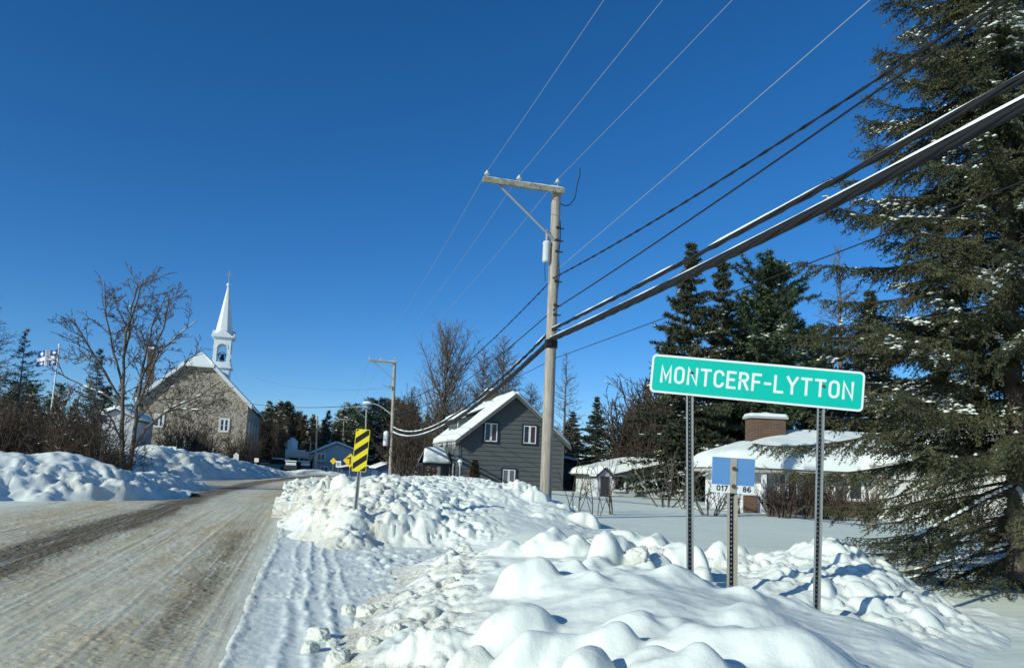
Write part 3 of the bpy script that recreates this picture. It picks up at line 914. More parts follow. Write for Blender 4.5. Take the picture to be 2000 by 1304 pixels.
def stroke(mb, pts, w, z, tf):
    """A mitred flat stroke; tf maps (x, y, z) to the local frame."""
    P = np.array(pts, float); n = len(P)
    d = np.diff(P, axis=0); d /= np.linalg.norm(d, axis=1)[:, None] + 1e-9
    nrm = np.stack([-d[:, 1], d[:, 0]], 1)
    L = []; R = []
    for i in range(n):
        if i == 0: m = nrm[0]; k = 1
        elif i == n - 1: m = nrm[-1]; k = 1
        else:
            m = nrm[i - 1] + nrm[i]; m /= np.linalg.norm(m) + 1e-9
            k = min(1 / max(m.dot(nrm[i]), 0.3), 2.0)
        e = np.zeros(2)
        if i == 0 and np.linalg.norm(P[0] - P[-1]) > 1e-3: e = -d[0] * w / 2
        if i == n - 1 and np.linalg.norm(P[0] - P[-1]) > 1e-3: e = d[-1] * w / 2
        L.append(P[i] + m * k * w / 2 + e); R.append(P[i] - m * k * w / 2 + e)
    V = [tf(*p, z) for p in L] + [tf(*p, z) for p in R]
    i = np.arange(n - 1)
    mb.add(V, np.stack([i, i + n, i + n + 1, i + 1], 1))


def text_width(s, h, track): return sum(GLYPH[c][0] * h for c in s) + track * (len(s) - 1)


def lettering(mb, s, x, y, h, w, track, z, tf):
    for c in s:
        gw, strokes = GLYPH[c]
        for k, st in enumerate(strokes):
            stroke(mb, [(x + p[0] * h, y + w / 2 + p[1] * (h - w)) for p in st], w, z + 0.0006 * k, tf)
        x += gw * h + track


def rrect(w, h, r, n=6):
    P = []
    for cx, cy, a in ((w / 2 - r, h / 2 - r, 0), (-w / 2 + r, h / 2 - r, 90), (-w / 2 + r, -h / 2 + r, 180), (w / 2 - r, -h / 2 + r, 270)):
        P += arc(cx, cy, r, r, a, a + 90, n)
    return P


def plate(mb, P2, t, tf, z0=0.0):
    """Extruded flat plate, front face at z0 (towards -y of the frame)."""
    n = len(P2)
    V = [tf(x, y, z0) for x, y in P2] + [tf(x, y, z0 - t) for x, y in P2]
    i = np.arange(n); j = (i + 1) % n
    mb.add(V, i, i[::-1] + n, np.stack([i, i + n, j + n, j], 1))


def face_frame(c, yaw, tilt=0.0):
    """Local x right, y up, z towards the viewer; yaw about vertical, tilt in the plane (radians, clockwise)."""
    ex = np.array([math.cos(yaw), math.sin(yaw), 0]); nz = np.array([math.sin(yaw), -math.cos(yaw), 0]); ez = np.array([0, 0, 1.0])
    X = ex * math.cos(tilt) - ez * math.sin(tilt); Y = ex * math.sin(tilt) + ez * math.cos(tilt)
    c = np.asarray(c, float)
    return lambda x, y, z=0.0: c + X * x + Y * y + nz * z


# ------------------------------------------------------------------ town name sign
def uchannel(mb, p0, p1, yaw, w=0.085, d=0.042):
    """A flanged U-channel post with holes between two points, opening towards the viewer."""
    p0 = np.asarray(p0, float); p1 = np.asarray(p1, float)
    ex = np.array([math.cos(yaw), math.sin(yaw), 0]); nz = np.array([math.sin(yaw), -math.cos(yaw), 0])
    prof = [(-w / 2, 0.0), (-w * .26, 0.0), (-w * .22, -d), (w * .22, -d), (w * .26, 0.0), (w / 2, 0.0), (w / 2, -.005), (w * .30, -.005), (w * .255, -d - .005), (-w * .255, -d - .005), (-w * .30, -.005), (-w / 2, -.005)]
    P = np.array([p0 + ex * a + nz * b for a, b in prof])
    mb.prism(P, p1 - p0)


def post_holes(mb, p0, p1, yaw, gap=0.0508, r=0.0075, d=0.039):
    nz = np.array([math.sin(yaw), -math.cos(yaw), 0]); ex = np.array([math.cos(yaw), math.sin(yaw), 0])
    L = np.linalg.norm(p1 - p0); u = (p1 - p0) / L
    for s in np.arange(gap, L - gap, gap):
        c = p0 + u * s - nz * d
        a = np.linspace(0, 2 * math.pi, 9)[:-1]
        mb.add([c + ex * r * math.cos(t) + u * r * math.sin(t) for t in a], np.arange(8))


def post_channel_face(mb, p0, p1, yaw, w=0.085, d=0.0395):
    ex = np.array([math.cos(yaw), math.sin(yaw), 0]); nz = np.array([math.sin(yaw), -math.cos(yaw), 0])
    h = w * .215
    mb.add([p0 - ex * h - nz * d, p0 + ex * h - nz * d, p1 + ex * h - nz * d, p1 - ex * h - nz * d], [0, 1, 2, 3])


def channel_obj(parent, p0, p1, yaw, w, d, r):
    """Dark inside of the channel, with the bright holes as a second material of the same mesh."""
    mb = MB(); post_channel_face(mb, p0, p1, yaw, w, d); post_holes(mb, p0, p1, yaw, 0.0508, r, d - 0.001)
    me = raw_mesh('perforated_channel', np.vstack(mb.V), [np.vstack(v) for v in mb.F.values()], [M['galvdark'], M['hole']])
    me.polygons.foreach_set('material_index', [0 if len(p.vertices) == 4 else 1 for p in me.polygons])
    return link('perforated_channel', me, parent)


YAWC = -AZ
sign_c = at(1475, 746, 8.9)
SY = YAWC - math.radians(9)
tf = face_frame(sign_c, SY, 0.068)
SW, SH = 2.44, 0.465
root = thing('town_sign', 'wide green town name sign reading MONTCERF-LYTTON on two steel posts', 'sign', (sign_c[0], sign_c[1], 0.4))
base = np.array([sign_c[0], sign_c[1], 0.4])
tfl = lambda x, y, z=0.0: tf(x, y, z) - base
mb = MB(); plate(mb, rrect(SW, SH, 0.055), 0.006, tfl); panel = mb.obj('panel', M['signwhite'], root)
mb = MB(); plate(mb, rrect(SW - 0.05, SH - 0.05, 0.036), 0.0022, tfl, 0.002); mb.obj('green_field', M['signgreen'], panel)
mb = MB(); LH = 0.212
txt = 'MONTCERF-LYTTON'
for g_ in set(txt): GLYPH[g_] = (GLYPH[g_][0] * .84, [[(p[0] * .84, p[1]) for p in s_] for s_ in GLYPH[g_][1]])
tr = (2.18 - sum(GLYPH[c][0] * LH for c in txt)) / (len(txt) - 1)
lettering(mb, txt, -1.09, -0.106, LH, 0.030, tr, 0.0032, tfl); mb.obj('lettering', M['signwhite'], panel)
for bx, by in ((-0.74, 0.045), (0.77, 0.025)):
    mb = MB(); q = [(bx + 0.018 * math.cos(a), by + 0.018 * math.sin(a)) for a in np.linspace(0, 2 * math.pi, 9)[:-1]]
    plate(mb, q, 0.012, tfl, 0.014); mb.obj('bolt', M['rust'], panel)
for bx, px, py, Zp in ((-0.77, 1348, 1132, 8.9), (0.745, 1595, 1192, 8.95)):
    top = tfl(bx, 0.12, -0.012)
    Zp = (top + base - EYE).dot(FWD); bot = at(px, py, Zp) - base; bot = bot + (bot - top) * 0.22
    mb = MB(); uchannel(mb, bot, top, SY); p = mb.obj('post', M['galv'], root)
    channel_obj(p, bot, top, SY, 0.085, 0.0395, 0.0075)

# kilometre marker
kc = at(1432, 928, 8.95)
KY = YAWC + 0.0
base = np.array([kc[0], kc[1], 0.4])
tf2 = face_frame(kc, KY, 0.02)
tfl = lambda x, y, z=0.0: tf2(x, y, z) - base
root = thing('distance_marker', 'small blue and white marker plate numbered 017 86 on a steel post', 'sign', base)
mb = MB(); plate(mb, rrect(0.505, 0.415, 0.012, 3), 0.004, tfl); panel = mb.obj('panel', M['signwhite'], root)
mb = MB(); plate(mb, [(0.25, 0.205), (-0.25, 0.205), (-0.25, -0.112), (0.25, -0.112)], 0.0015, tfl, 0.002); mb.obj('blue_field', M['signblue'], panel)
mb = MB(); lettering(mb, '017', -0.185, -0.187, 0.066, 0.0125, 0.021, 0.003, tfl); mb.obj('number', M['black'], panel)
mb = MB(); lettering(mb, '86', 0.122, -0.187, 0.066, 0.0125, 0.022, 0.003, tfl); mb.obj('number', M['black'], panel)
mb = MB(); plate(mb, [(0.038, 0.196), (-0.036, 0.196), (-0.036, -0.205), (0.038, -0.205)], 0.006, tfl, 0.009); mb.obj('strap', M['beigepost'], panel)
for by in (0.08, -0.125):
    mb = MB(); plate(mb, [(0.004 + 0.024 * math.cos(a), by + 0.024 * math.sin(a)) for a in np.linspace(0, 2 * math.pi, 9)[:-1]], 0.02, tfl, 0.03); mb.obj('bolt', M['rust'], panel)
top = tfl(0.0, -0.10, -0.014); bot = at(1430, 1165, (top + base - EYE).dot(FWD)) - base; bot = bot + (bot - top) * 0.3
mb = MB(); uchannel(mb, bot, top, KY, 0.125, 0.05); p = mb.obj('post', M['beigepost'], root)
channel_obj(p, bot, top, KY, 0.125, 0.047, 0.011)

# ------------------------------------------------------------------ striped object marker
mc = at(705, 879, 17.3)
base = np.array([mc[0], mc[1], 0.8])
tf3 = face_frame(mc, YAWC + 0.1, 0.04)
tfl = lambda x, y, z=0.0: tf3(x, y, z) - base
root = thing('hazard_marker', 'tall black and yellow diagonally striped marker on a post in the snow bank', 'sign', base)
W_, H_ = 0.32, 0.96
mb = MB(); plate(mb, rrect(W_, H_, 0.03), 0.004, tfl); panel = mb.obj('panel', M['markeryellow'], root)
mb = MB()
hx, hy = W_ / 2 - 0.012, H_ / 2 - 0.012


def clip_poly(P, a, b, c):
    out = []
    for i in range(len(P)):
        p, q = P[i], P[(i + 1) % len(P)]; dp = a * p[0] + b * p[1] - c; dq = a * q[0] + b * q[1] - c
        if dp <= 0: out.append(p)
        if dp * dq < 0: t = dp / (dp - dq); out.append((p[0] + t * (q[0] - p[0]), p[1] + t * (q[1] - p[1])))
    return out


sl = 0.80
for k in range(-1, 6):
    c0 = -0.612 + k * 0.285
    P = clip_poly(clip_poly(rrect(2 * hx, 2 * hy, 0.024, 4), -sl, 1, c0 + 0.144), sl, -1, -c0)
    if len(P) > 2: plate(mb, P, 0.001, tfl, 0.002)
mb.obj('stripe', M['black'], panel)
mb = MB(); bot = at(695, 990, 17.3) - base; top = tfl(0.0, 0.35, -0.01); bot = bot + (bot - top) * .3
uchannel(mb, bot, top, YAWC, 0.085, 0.03); mb.obj('post', M['galv'], root)


# ------------------------------------------------------------------ utility poles and cables
def pole_thing(label, foot, top, r0_, r1_, arm, Zref, name='utility_pole', group=None):
    foot = np.asarray(foot, float); top = np.asarray(top, float)
    root = thing(name, label, 'utility pole', foot, 0, group)
    L = top - foot
    mb = MB(); n = 9
    mb.tube([L * t for t in np.linspace(-0.12, 1, n)], np.linspace(r0_, r1_, n), 14); mb.obj('pole', M['pole'], root, smooth=True)
    ins = []
    if arm:
        a0, a1, zz = arm                                 # extents along x, height below the top
        c = L + np.array([0, -r1_ - 0.06, -zz])
        mb = MB(); mb.box(c[0] + a0, c[0] + a1, c[1] - 0.055, c[1] + 0.055, c[2] - 0.085, c[2] + 0.085)
        ao = mb.obj('crossarm', M['arm'], root, bevel=0.012)
        xs = np.linspace(a0 + 0.02, a1 - 0.02, 40); mb = MB()
        hgt = 0.035 + 0.03 * fbm(xs * 2.3, xs * 0, 3, 140); hgt[[0, -1]] = 0.004
        V = []
        for x, h in zip(xs, hgt):
            for yy, k in ((-.05, 0.0), (-.036, .75), (0, 1), (.036, .75), (.05, 0.0)): V.append((c[0] + x, c[1] + yy, c[2] + 0.084 + h * k))
        mb.add(V, grid_faces(40, 5)); mb.obj('crossarm_snow', M['softsnow'], ao, smooth=True)
        ins = [c + np.array([a0 + 0.12, 0, .085]), c + np.array([(a0) * 0.53, 0, .085]), np.array([L[0] + 0.03, L[1], L[2] + 0.12])]
        for q in ins:
            mb = MB(); mb.lathe([(.012, -.02), (.012, .06), (.035, .065), (.085, .085), (.095, .105), (.05, .135), (.07, .15), (.05, .175), (.03, .19), (.036, .21), (0.001, .215)], q, 12)
            mb.obj('insulator', M['porcelain'], root, smooth=True)
        mb = MB(); s = c + np.array([a0 * 0.78, 0.07, -.085]); e = np.array([L[0] * 0.85 - r1_ * 0.4, L[1] - r1_, L[2] - 0.085 - zz - abs(a0) * 0.62])
        mb.tube([s, e], 0.038, 6); mb.obj('brace', M['grey'], root)
    return root, [foot + q + np.array([0, 0, .2]) for q in ins]


p1f = at(1065, 985, 23.0); p1t = at(1087, 369, 23.0)
P1, ins1 = pole_thing('tall weathered wooden utility pole with a one-sided crossarm in the centre', p1f, p1t, 0.185, 0.145, (-2.42, 0.2, 0.12), 23)
p2f = at(762, 934, 66.0); p2t = at(771, 706, 66.0)
P2, ins2 = pole_thing('grey wooden utility pole carrying a street lamp behind the striped marker', p2f, p2t, 0.17, 0.13, (-2.3, 0.15, 0.1), 66)


def on_pole(f, t, z): k = (z - f[2]) / (t[2] - f[2]); return f + (t - f) * k


# fittings of the near pole
mb = MB(); q = on_pole(p1f, p1t, p1t[2] - 2.05) - p1f + np.array([-0.27, -0.05, 0])
mb.lathe([(.001, -.38), (.11, -.36), (.12, -.3), (.12, .22), (.13, .24), (.115, .29), (.05, .33), (.001, .34)], q, 14)
tr_ = mb.obj('transformer', M['lightgrey'], P1, smooth=True)
mb = MB(); mb.lathe([(.03, .33), (.06, .4), (.035, .46), (.06, .52), (.035, .58), (.055, .63), (.03, .68), (.001, .69)], q, 10); mb.obj('bushing', M['grey'], tr_, smooth=True)
mb = MB(); mb.box(q[0], q[0] + .35, q[1] - .03, q[1] + .03, q[2] - .2, q[2] - .12); mb.obj('bracket', M['grey'], tr_)
mb = MB(); mb.box(q[0], q[0] + .35, q[1] - .03, q[1] + .03, q[2] + .1, q[2] + .18); mb.obj('bracket', M['grey'], tr_)
mb = MB(); q = on_pole(p1f, p1t, 5.72) - p1f
mb.lathe([(.19, -.17), (.205, -.12), (.205, .05), (.19, .09), (.175, .1)], q, 14); mb.box(q[0] - .22, q[0] - .05, q[1] - .24, q[1] - .1, q[2] - .12, q[2] + .06); mb.obj('cable_clamp', M['cable'], P1)
for zz in (1.3, 1.7, 2.05, 3.0, 3.75, 4.05, 4.5):
    mb = MB(); q = on_pole(p1f, p1t, p1t[2] - zz) - p1f; mb.tube([q + np.array([.1, -.1, 0]), q + np.array([.25, -.1, 0.01])], 0.022, 6)
    mb.box(q[0] - .02, q[0] + .1, q[1] - .2, q[1] - .1, q[2] - .03, q[2] + .03); mb.obj('step_bolt', M['galvdark'], P1)
mb = MB(); L = p1t - p1f
loop = [(.75, .0, .78), (.76, -.02, .55), (.66, -.04, .2), (.62, -.05, -.2), (.45, -.08, -.48), (.25, -.1, -.55), (.12, -.12, -.5)]
from mathutils import geometry as _geo
pts = []
for i in range(len(loop) - 1):
    a, b = np.array(loop[i]), np.array(loop[i + 1])
    for t in np.linspace(0, 1, 5)[:-1]: pts.append(L + a * (1 - t) + b * t)
pts.append(L + np.array(loop[-1]))
pts = np.array(pts); pts[1:-1] = (pts[:-2] + pts[1:-1] * 2 + pts[2:]) / 4
mb.tube(pts, 0.016, 6)
mb.tube([on_pole(p1f, p1t, z) - p1f + np.array([-.17 - .16 * math.sin(math.pi * (9.0 - z) / 1.9), -.12, 0]) for z in np.linspace(9.0, 7.6, 12)], 0.012, 5)
mb.tube([on_pole(p1f, p1t, z) - p1f + np.array([.15 + .02 * math.sin(z * 5), -.06, 0]) for z in np.linspace(9.6, 7.2, 20)], 0.012, 5)
mb.obj('drop_wire', M['cable'], P1, smooth=True)

# fittings of the second pole: lamp, transformer, small arm
mb = MB(); zb = 1.8 + (906 - 812) / F * 66; b0 = on_pole(p2f, p2t, zb) - p2f
path = [b0 + np.array([-x, 0, 0.95 * math.sin(min(x, 1.8) / 1.8 * math.pi / 2)]) for x in np.linspace(0, 1.9, 10)]
mb.tube(path, 0.04, 6); arm_o = mb.obj('lamp_arm', M['lightgrey'], P2, smooth=True)
mb = MB(); e = path[-1]; mb.lathe([(.001, -.12), (.22, -.08), (.26, 0), (.2, .09), (.001, .13)], (0, 0, 0), 10)
mb.V = [np.vstack(mb.V) * np.array([1.6, .7, 1]) + e + np.array([-.3, 0, 0])]; mb.obj('street_lamp_head', M['lightgrey'], arm_o, smooth=True)
mb = MB(); mb.lathe([(.27, .02), (.24, .12), (.1, .19), (.001, .2)], (0, 0, 0), 10); mb.V = [np.vstack(mb.V) * np.array([1.6, .75, 1]) + e + np.array([-.3, 0, 0])]; mb.obj('lamp_snow', M['softsnow'], arm_o, smooth=True)
mb = MB(); q = on_pole(p2f, p2t, 1.8 + (906 - 858) / F * 66) - p2f + np.array([-.5, -.05, 0])
mb.lathe([(.001, -.58), (.22, -.56), (.23, -.5), (.23, .45), (.001, .5)], q, 14); mb.box(q[0], q[0] + .4, q[1] - .04, q[1] + .04, q[2] + .3, q[2] + .4); tr_ = mb.obj('transformer', M['lightgrey'], P2, smooth=True)
mb = MB(); mb.lathe([(.24, .44), (.22, .6), (.1, .72), (.001, .74)], q, 12); mb.obj('transformer_snow', M['softsnow'], tr_, smooth=True)
mb = MB(); q = on_pole(p2f, p2t, 1.8 + (906 - 755) / F * 66) - p2f; mb.tube([q + np.array([0, -.1, 0]), q + np.array([-1.0, -.15, 0.02])], 0.03, 6); mb.box(q[0] - .45, q[0] - .25, q[1] - .25, q[1] - .1, q[2] - .2, q[2] + .1); mb.obj('side_bracket', M['grey'], P2)

# poles further along the village street
FP = []
for px, pyt, pyb, Z, lab, armw in ((716, 794, 925, 112, 'distant wooden pole with a crossarm left of the lamp pole', -2.4), (672, 818, 920, 158, 'far wooden pole with two short crossarms above the yellow diamond signs', -1.4),
                                   (620, 812, 908, 118, 'slender bare pole in front of the pale blue house', 0), (607, 862, 908, 124, 'short thin pole beside the terrace of the pale blue house', 0)):
    f = at(px - 4, pyb, Z); t = at(px, pyt, Z)
    po, ii = pole_thing(lab, f, t, 0.16, 0.12, (armw, 0.2 if armw < -2 else 1.4, 0.15) if armw else None, Z)
    FP.append((f, t, ii))
    if Z == 158:
        mb = MB(); L = t - f; mb.box(L[0] - 2.2, L[0] + 2.2, L[1] - .2, L[1] - .1, L[2] - 2.6, L[2] - 2.45); mb.obj('crossarm', M['arm'], po)


def span(a, b, sag, n=40, twist=0.0, s0=0):
    t = np.linspace(0, 1, n)[:, None]
    P = np.asarray(a) * (1 - t) + np.asarray(b) * t
    P[:, 2] -= (4 * sag * t * (1 - t))[:, 0]
    return P


BACK = np.array([0.0, -40.0, 0.0])


def cable(name, label, spans, rad, m, snow=0.0, twist=0, group='overhead lines between the utility poles', strands=1, snowhold=None):
    mb = MB(); sb = MB(); any_s = False
    for a, b, sag, n in spans:
        P = span(a, b, sag, n)
        if strands == 1 and not twist: mb.tube(P, rad, 6)
        else:
            k = max(strands, 2); s = np.concatenate([[0], np.cumsum(np.linalg.norm(np.diff(P, axis=0), axis=1))])
            for j in range(k):
                ph = s * (2 * math.pi / twist if twist else 0.35) + 2 * math.pi * j / k
                rr_ = rad * (0.55 if k == 2 else 0.62)
                mb.tube(P + np.stack([np.cos(ph), 0 * ph, np.sin(ph)], 1) * rr_, rad * 0.52, 6)
        if snow:
            s = np.concatenate([[0], np.cumsum(np.linalg.norm(np.diff(P, axis=0), axis=1))])
            F_ = np.interp(np.linspace(0, s[-1], int(s[-1] / 0.12)), s, np.arange(len(s)))
            i0 = np.floor(F_).astype(int).clip(0, len(P) - 2); fr = (F_ - i0)[:, None]
            Q = P[i0] * (1 - fr) + P[i0 + 1] * fr
            sd = np.linspace(0, s[-1], len(Q))
            th = snow * (0.75 + 0.55 * fbm(sd * 0.9, sd * 0 + rad * 90, 4, 150))
            if snowhold is not None: th = th * snowhold(Q, sd)
            w = rad * 0.98; V = []
            zt = rad * (1.1 if strands > 2 else 0.7)
            for q, h in zip(Q, np.clip(th, -0.02, 1)):
                ww = w if h > 0.003 else 0.001
                for kx, kz in ((-1, -.25), (-.8, .55), (0, 1), (.8, .55), (1, -.25)): V.append((q[0] + kx * ww, q[1], q[2] + zt - 0.25 * rad + (kz * h if h > 0 else -0.02)))
            sb.add(V, grid_faces(len(Q), 5)); any_s = True
    o = mb.obj(name, m, None, smooth=True)
    tag(o, label, 'cable', group)
    if any_s: sb.obj('cable_snow', M['softsnow'], o, smooth=True)
    return o


for k, (lab, sag) in enumerate((('thin overhead power line over the outer end of the crossarm', 0.35), ('thin overhead power line over the middle of the crossarm', 0.35), ('thin overhead power line over the top of the tall wooden pole', 0.35))):
    cable('power_line', lab, [(ins1[k] + BACK, ins1[k], sag, 40), (ins1[k], ins2[k], 0.6, 40), (ins2[k], FP[0][2][k], 0.6, 24)], 0.0075, M['wirebright'])
b0 = on_pole(p1f, p1t, 8.05) + np.array([.12, -.12, 0])
cable('power_line', 'pale thin wire ending at the tall pole just above its twisted cable', [(b0 + BACK + np.array([0, 0, 2.2]), b0, 0.25, 40)], 0.0085, M['wirebright'])
b1 = on_pole(p1f, p1t, 7.72) + np.array([-.05, -.16, 0]); b2 = on_pole(p2f, p2t, 7.3) + np.array([0, -.15, 0])
cable('power_line', 'dark twisted overhead cable, upper of the two thin pair right of the tall pole', [(b1 + BACK + np.array([.15, 0, 1.1]), b1, 0.95, 120), (b1, b2, 1.1, 120)], 0.027, M['cable'], twist=1.1, strands=2)
c1_ = on_pole(p1f, p1t, 6.72) + np.array([-.02, -.16, 0]); c2_ = on_pole(p2f, p2t, 6.3) + np.array([0, -.15, 0])
cable('telephone_line', 'dark sagging wire just under the twisted cable, lower of that thin pair', [(c1_ + BACK + np.array([.1, 0, 2.2]), c1_, 0.42, 60), (c1_, c2_, 0.9, 60)], 0.017, M['cable'])
d1 = on_pole(p1f, p1t, 6.12) + np.array([-.02, -.2, 0]); d2 = on_pole(p2f, p2t, 5.0) + np.array([0.1, -.16, 0])
hold = lambda Q, s: np.where(Q[:, 1] < 17, sstep(16, 10, Q[:, 1]) * 0.8 + 1.6 * fbm(s * 0.7, s * 0, 4, 9) - 0.1, np.where(Q[:, 1] > 40, 1.6, 0.2 + 2.0 * fbm(s * 0.8, s * 0, 3, 151)))
hold2 = lambda Q, s: np.where(Q[:, 1] < 21.5, 0.75 + 0.7 * fbm(s * 0.9, s * 0, 4, 8), np.where(Q[:, 1] > 40, 1.6, 0.25 + 2.0 * fbm(s * 0.8, s * 0, 3, 152)))
cable('telephone_cable', 'thick black snow topped cable, upper of the two heavy cables', [(d1 + BACK + np.array([0, 0, 1.15]), d1, 0.42, 60), (d1, d2, 1.45, 60)], 0.045, M['cable'], snow=0.042, snowhold=hold, twist=2.5, strands=3)
e1 = on_pole(p1f, p1t, 5.80) + np.array([-.05, -.22, 0]); e2 = on_pole(p2f, p2t, 4.55) + np.array([0.1, -.16, 0])
cable('telephone_cable', 'thickest black bundled cable with a ridge of snow, lower of the two heavy cables', [(e1 + BACK + np.array([0, 0, 1.2]), e1, 0.45, 60), (e1, e2, 1.35, 60)], 0.073, M['cable'], snow=0.046, snowhold=hold2, twist=4.0, strands=5)
g1 = on_pole(p1f, p1t, 5.25) + np.array([.12, -.1, 0])
cable('telephone_line', 'thin low wire running right from under the black clamp of the tall pole', [(g1 + BACK, g1, 0.15, 40), (g1, on_pole(p2f, p2t, 4.9), 0.3, 30)], 0.009, M['cable'])
sw = at(765, 788, 66)
cable('street_wire', 'dark wire crossing the village street above the trees', [(at(470, 785, 105), on_pole(p2f, p2t, 1.8 + (906 - 785) / F * 66), 0.6, 30)], 0.03, M['cable'], group='wires across the village street')
cable('street_wire', 'faint wire from the church to the lamp pole', [(at(500, 738, 120), on_pole(p2f, p2t, 1.8 + (906 - 757) / F * 66), 0.8, 30)], 0.012, M['wire'], group='wires across the village street')
# ------------------------------------------------------------------ buildings
def clapboard(mb, xl, xr, z0, z1, y, board, out=0.022):
    """Lapped boards in the plane y, facing -y; xl/xr give the wall's edges at a height."""
    z = z0
    while z < z1 - 0.01:
        zt = min(z + board, z1)
        a, b, c, d = xl(z), xr(z), xr(zt), xl(zt)
        if b - a > 0.02:
            mb.add([(a, y - out, z), (b, y - out, z), (max(c, d + .001), y - 0.002, zt), (d, y - 0.002, zt)], [0, 1, 2, 3])
            mb.add([(a, y - 0.002, z), (b, y - 0.002, z), (b, y - out, z), (a, y - out, z)], [0, 1, 2, 3])
        z = zt


def swap(mb, fn):
    mb.V = [np.array([fn(p) for p in v]) for v in mb.V]; return mb


def slab(mb, P, t):
    """Thick roof sheet over the quad P, thickened upward along its normal."""
    P = np.asarray(P, float); n = np.cross(P[1] - P[0], P[3] - P[0]); n /= np.linalg.norm(n)
    if n[2] < 0: n = -n
    mb.prism(P, n * t)


def snow_sheet(name, P, t, parent, seed, nu=26, nv=16, sag=0.5, off=0.02, matn='softsnow'):
    """Rounded snow blanket on the roof quad P (eave left, eave right, ridge right, ridge left)."""
    P = np.asarray(P, float); n = np.cross(P[1] - P[0], P[3] - P[0]); n /= np.linalg.norm(n)
    if n[2] < 0: n = -n
    u = np.linspace(0, 1, nu); v = np.linspace(0, 1, nv); U, Vv = np.meshgrid(u, v, indexing='ij')
    B = (P[0] * (1 - U[..., None]) + P[1] * U[..., None]) * (1 - Vv[..., None]) + (P[3] * (1 - U[..., None]) + P[2] * U[..., None]) * Vv[..., None]
    W = np.linalg.norm(P[1] - P[0]); H = np.linalg.norm(P[3] - P[0])
    du = np.minimum(U, 1 - U) * W; dv = Vv * H
    edge = np.clip(np.minimum(du, dv) / (t * 1.6), 0, 1); edge = np.sqrt(1 - (1 - edge) ** 2)
    h = t * edge * (1 + sag * 0.5 * fbm(U * W * 0.5 + seed, Vv * H * 0.5, 3, seed % 40)) + off
    wavy = 0.10 * t * 3 * fbm(U * W * 1.2, U * 0 + seed, 3, (seed + 3) % 40) * (1 - np.clip(dv / 0.6, 0, 1))
    dn = (P[0] - P[3]) / H
    T = B + n * h[..., None] + dn * (wavy + 0.10 * (1 - np.clip(dv / .3, 0, 1)))[..., None]
    Bt = B + n * off * 0.6
    m = nu * nv
    f1 = grid_faces(nu, nv)
    rim = np.concatenate([np.arange(nv - 1), np.arange(nu - 1) * nv + nv - 1, ((nu - 1) * nv + np.arange(nv - 1))[::-1] + 1, (np.arange(1, nu) * nv)[::-1]])
    rim2 = np.roll(rim, -1)
    me = raw_mesh(name, np.vstack([T.reshape(-1, 3), Bt.reshape(-1, 3)]), [f1, f1[:, ::-1] + m, np.stack([rim, rim2, rim2 + m, rim + m], 1)], M[matn], smooth=True)
    return link(name, me, parent)


def window(parent, tfw, w, h, frame='blacktrim', sash='white', panes=2, glass=('glass',), fr=0.10, sa=0.075, bars=0):
    """Casement window in a face frame (z outward)."""
    mb = MB()
    for x0, x1, y0, y1 in ((-w / 2 - fr, -w / 2, -h / 2 - fr, h / 2 + fr), (w / 2, w / 2 + fr, -h / 2 - fr, h / 2 + fr), (-w / 2, w / 2, h / 2, h / 2 + fr), (-w / 2, w / 2, -h / 2 - fr, -h / 2)):
        plate(mb, [(x0, y0), (x1, y0), (x1, y1), (x0, y1)], 0.13, tfw, 0.115)
    f = mb.obj('window', M[frame], parent)
    pw = w / panes
    mb = MB()
    for k in range(panes):
        x0 = -w / 2 + k * pw
        for a, b, c, d in ((x0 + .004, x0 + sa, -h / 2, h / 2), (x0 + pw - sa, x0 + pw - .004, -h / 2, h / 2), (x0 + sa, x0 + pw - sa, h / 2 - sa, h / 2), (x0 + sa, x0 + pw - sa, -h / 2, -h / 2 + sa)):
            plate(mb, [(a, c), (b, c), (b, d), (a, d)], 0.08, tfw, 0.095)
        for j in range(bars):
            yb = -h / 2 + h * (j + 1) / (bars + 1); plate(mb, [(x0 + sa, yb - .02), (x0 + pw - sa, yb - .02), (x0 + pw - sa, yb + .02), (x0 + sa, yb + .02)], 0.03, tfw, 0.092)
    mb.obj('sash', M[sash], f)
    for k in range(panes):
        x0 = -w / 2 + k * pw; mb = MB()
        plate(mb, [(x0 + sa, -h / 2 + sa), (x0 + pw - sa, -h / 2 + sa), (x0 + pw - sa, h / 2 - sa), (x0 + sa, h / 2 - sa)], 0.004, tfw, 0.072)
        mb.obj('pane', M[glass[k % len(glass)]], f)
    return f


# ---- grey clapboard house
c0 = at(893, 958, 54.0); YN = c0[1]; XL = c0[0]; XR = aty(1096, 966, YN)[0]
ap = aty(1002, 767, YN); el = aty(884, 862, YN); er = aty(1111, 870, YN)
ZR = ap[2] - 0.22; XC = (XL + XR) / 2; LEN = 8.6; ZB = 0.1
slope = (ZR - (el[2] - 0.15)) / (XC - el[0]); slope_r = slope
zl = lambda x: ZR - slope * abs(x - XC)
ZE = zl(XL)
xa = lambda z: XL if z <= ZE else XC - (ZR - z) / slope
xb = lambda z: XR if z <= ZE else XC + (ZR - z) / slope
house = thing('clapboard_house', 'dark grey clapboard house with snowy gable roof and white casement windows behind the tall pole', 'house', (XC, YN, ZB))
hb = np.array([XC, YN, ZB])


def sub(mb): return swap(mb, lambda p: np.asarray(p) - hb)


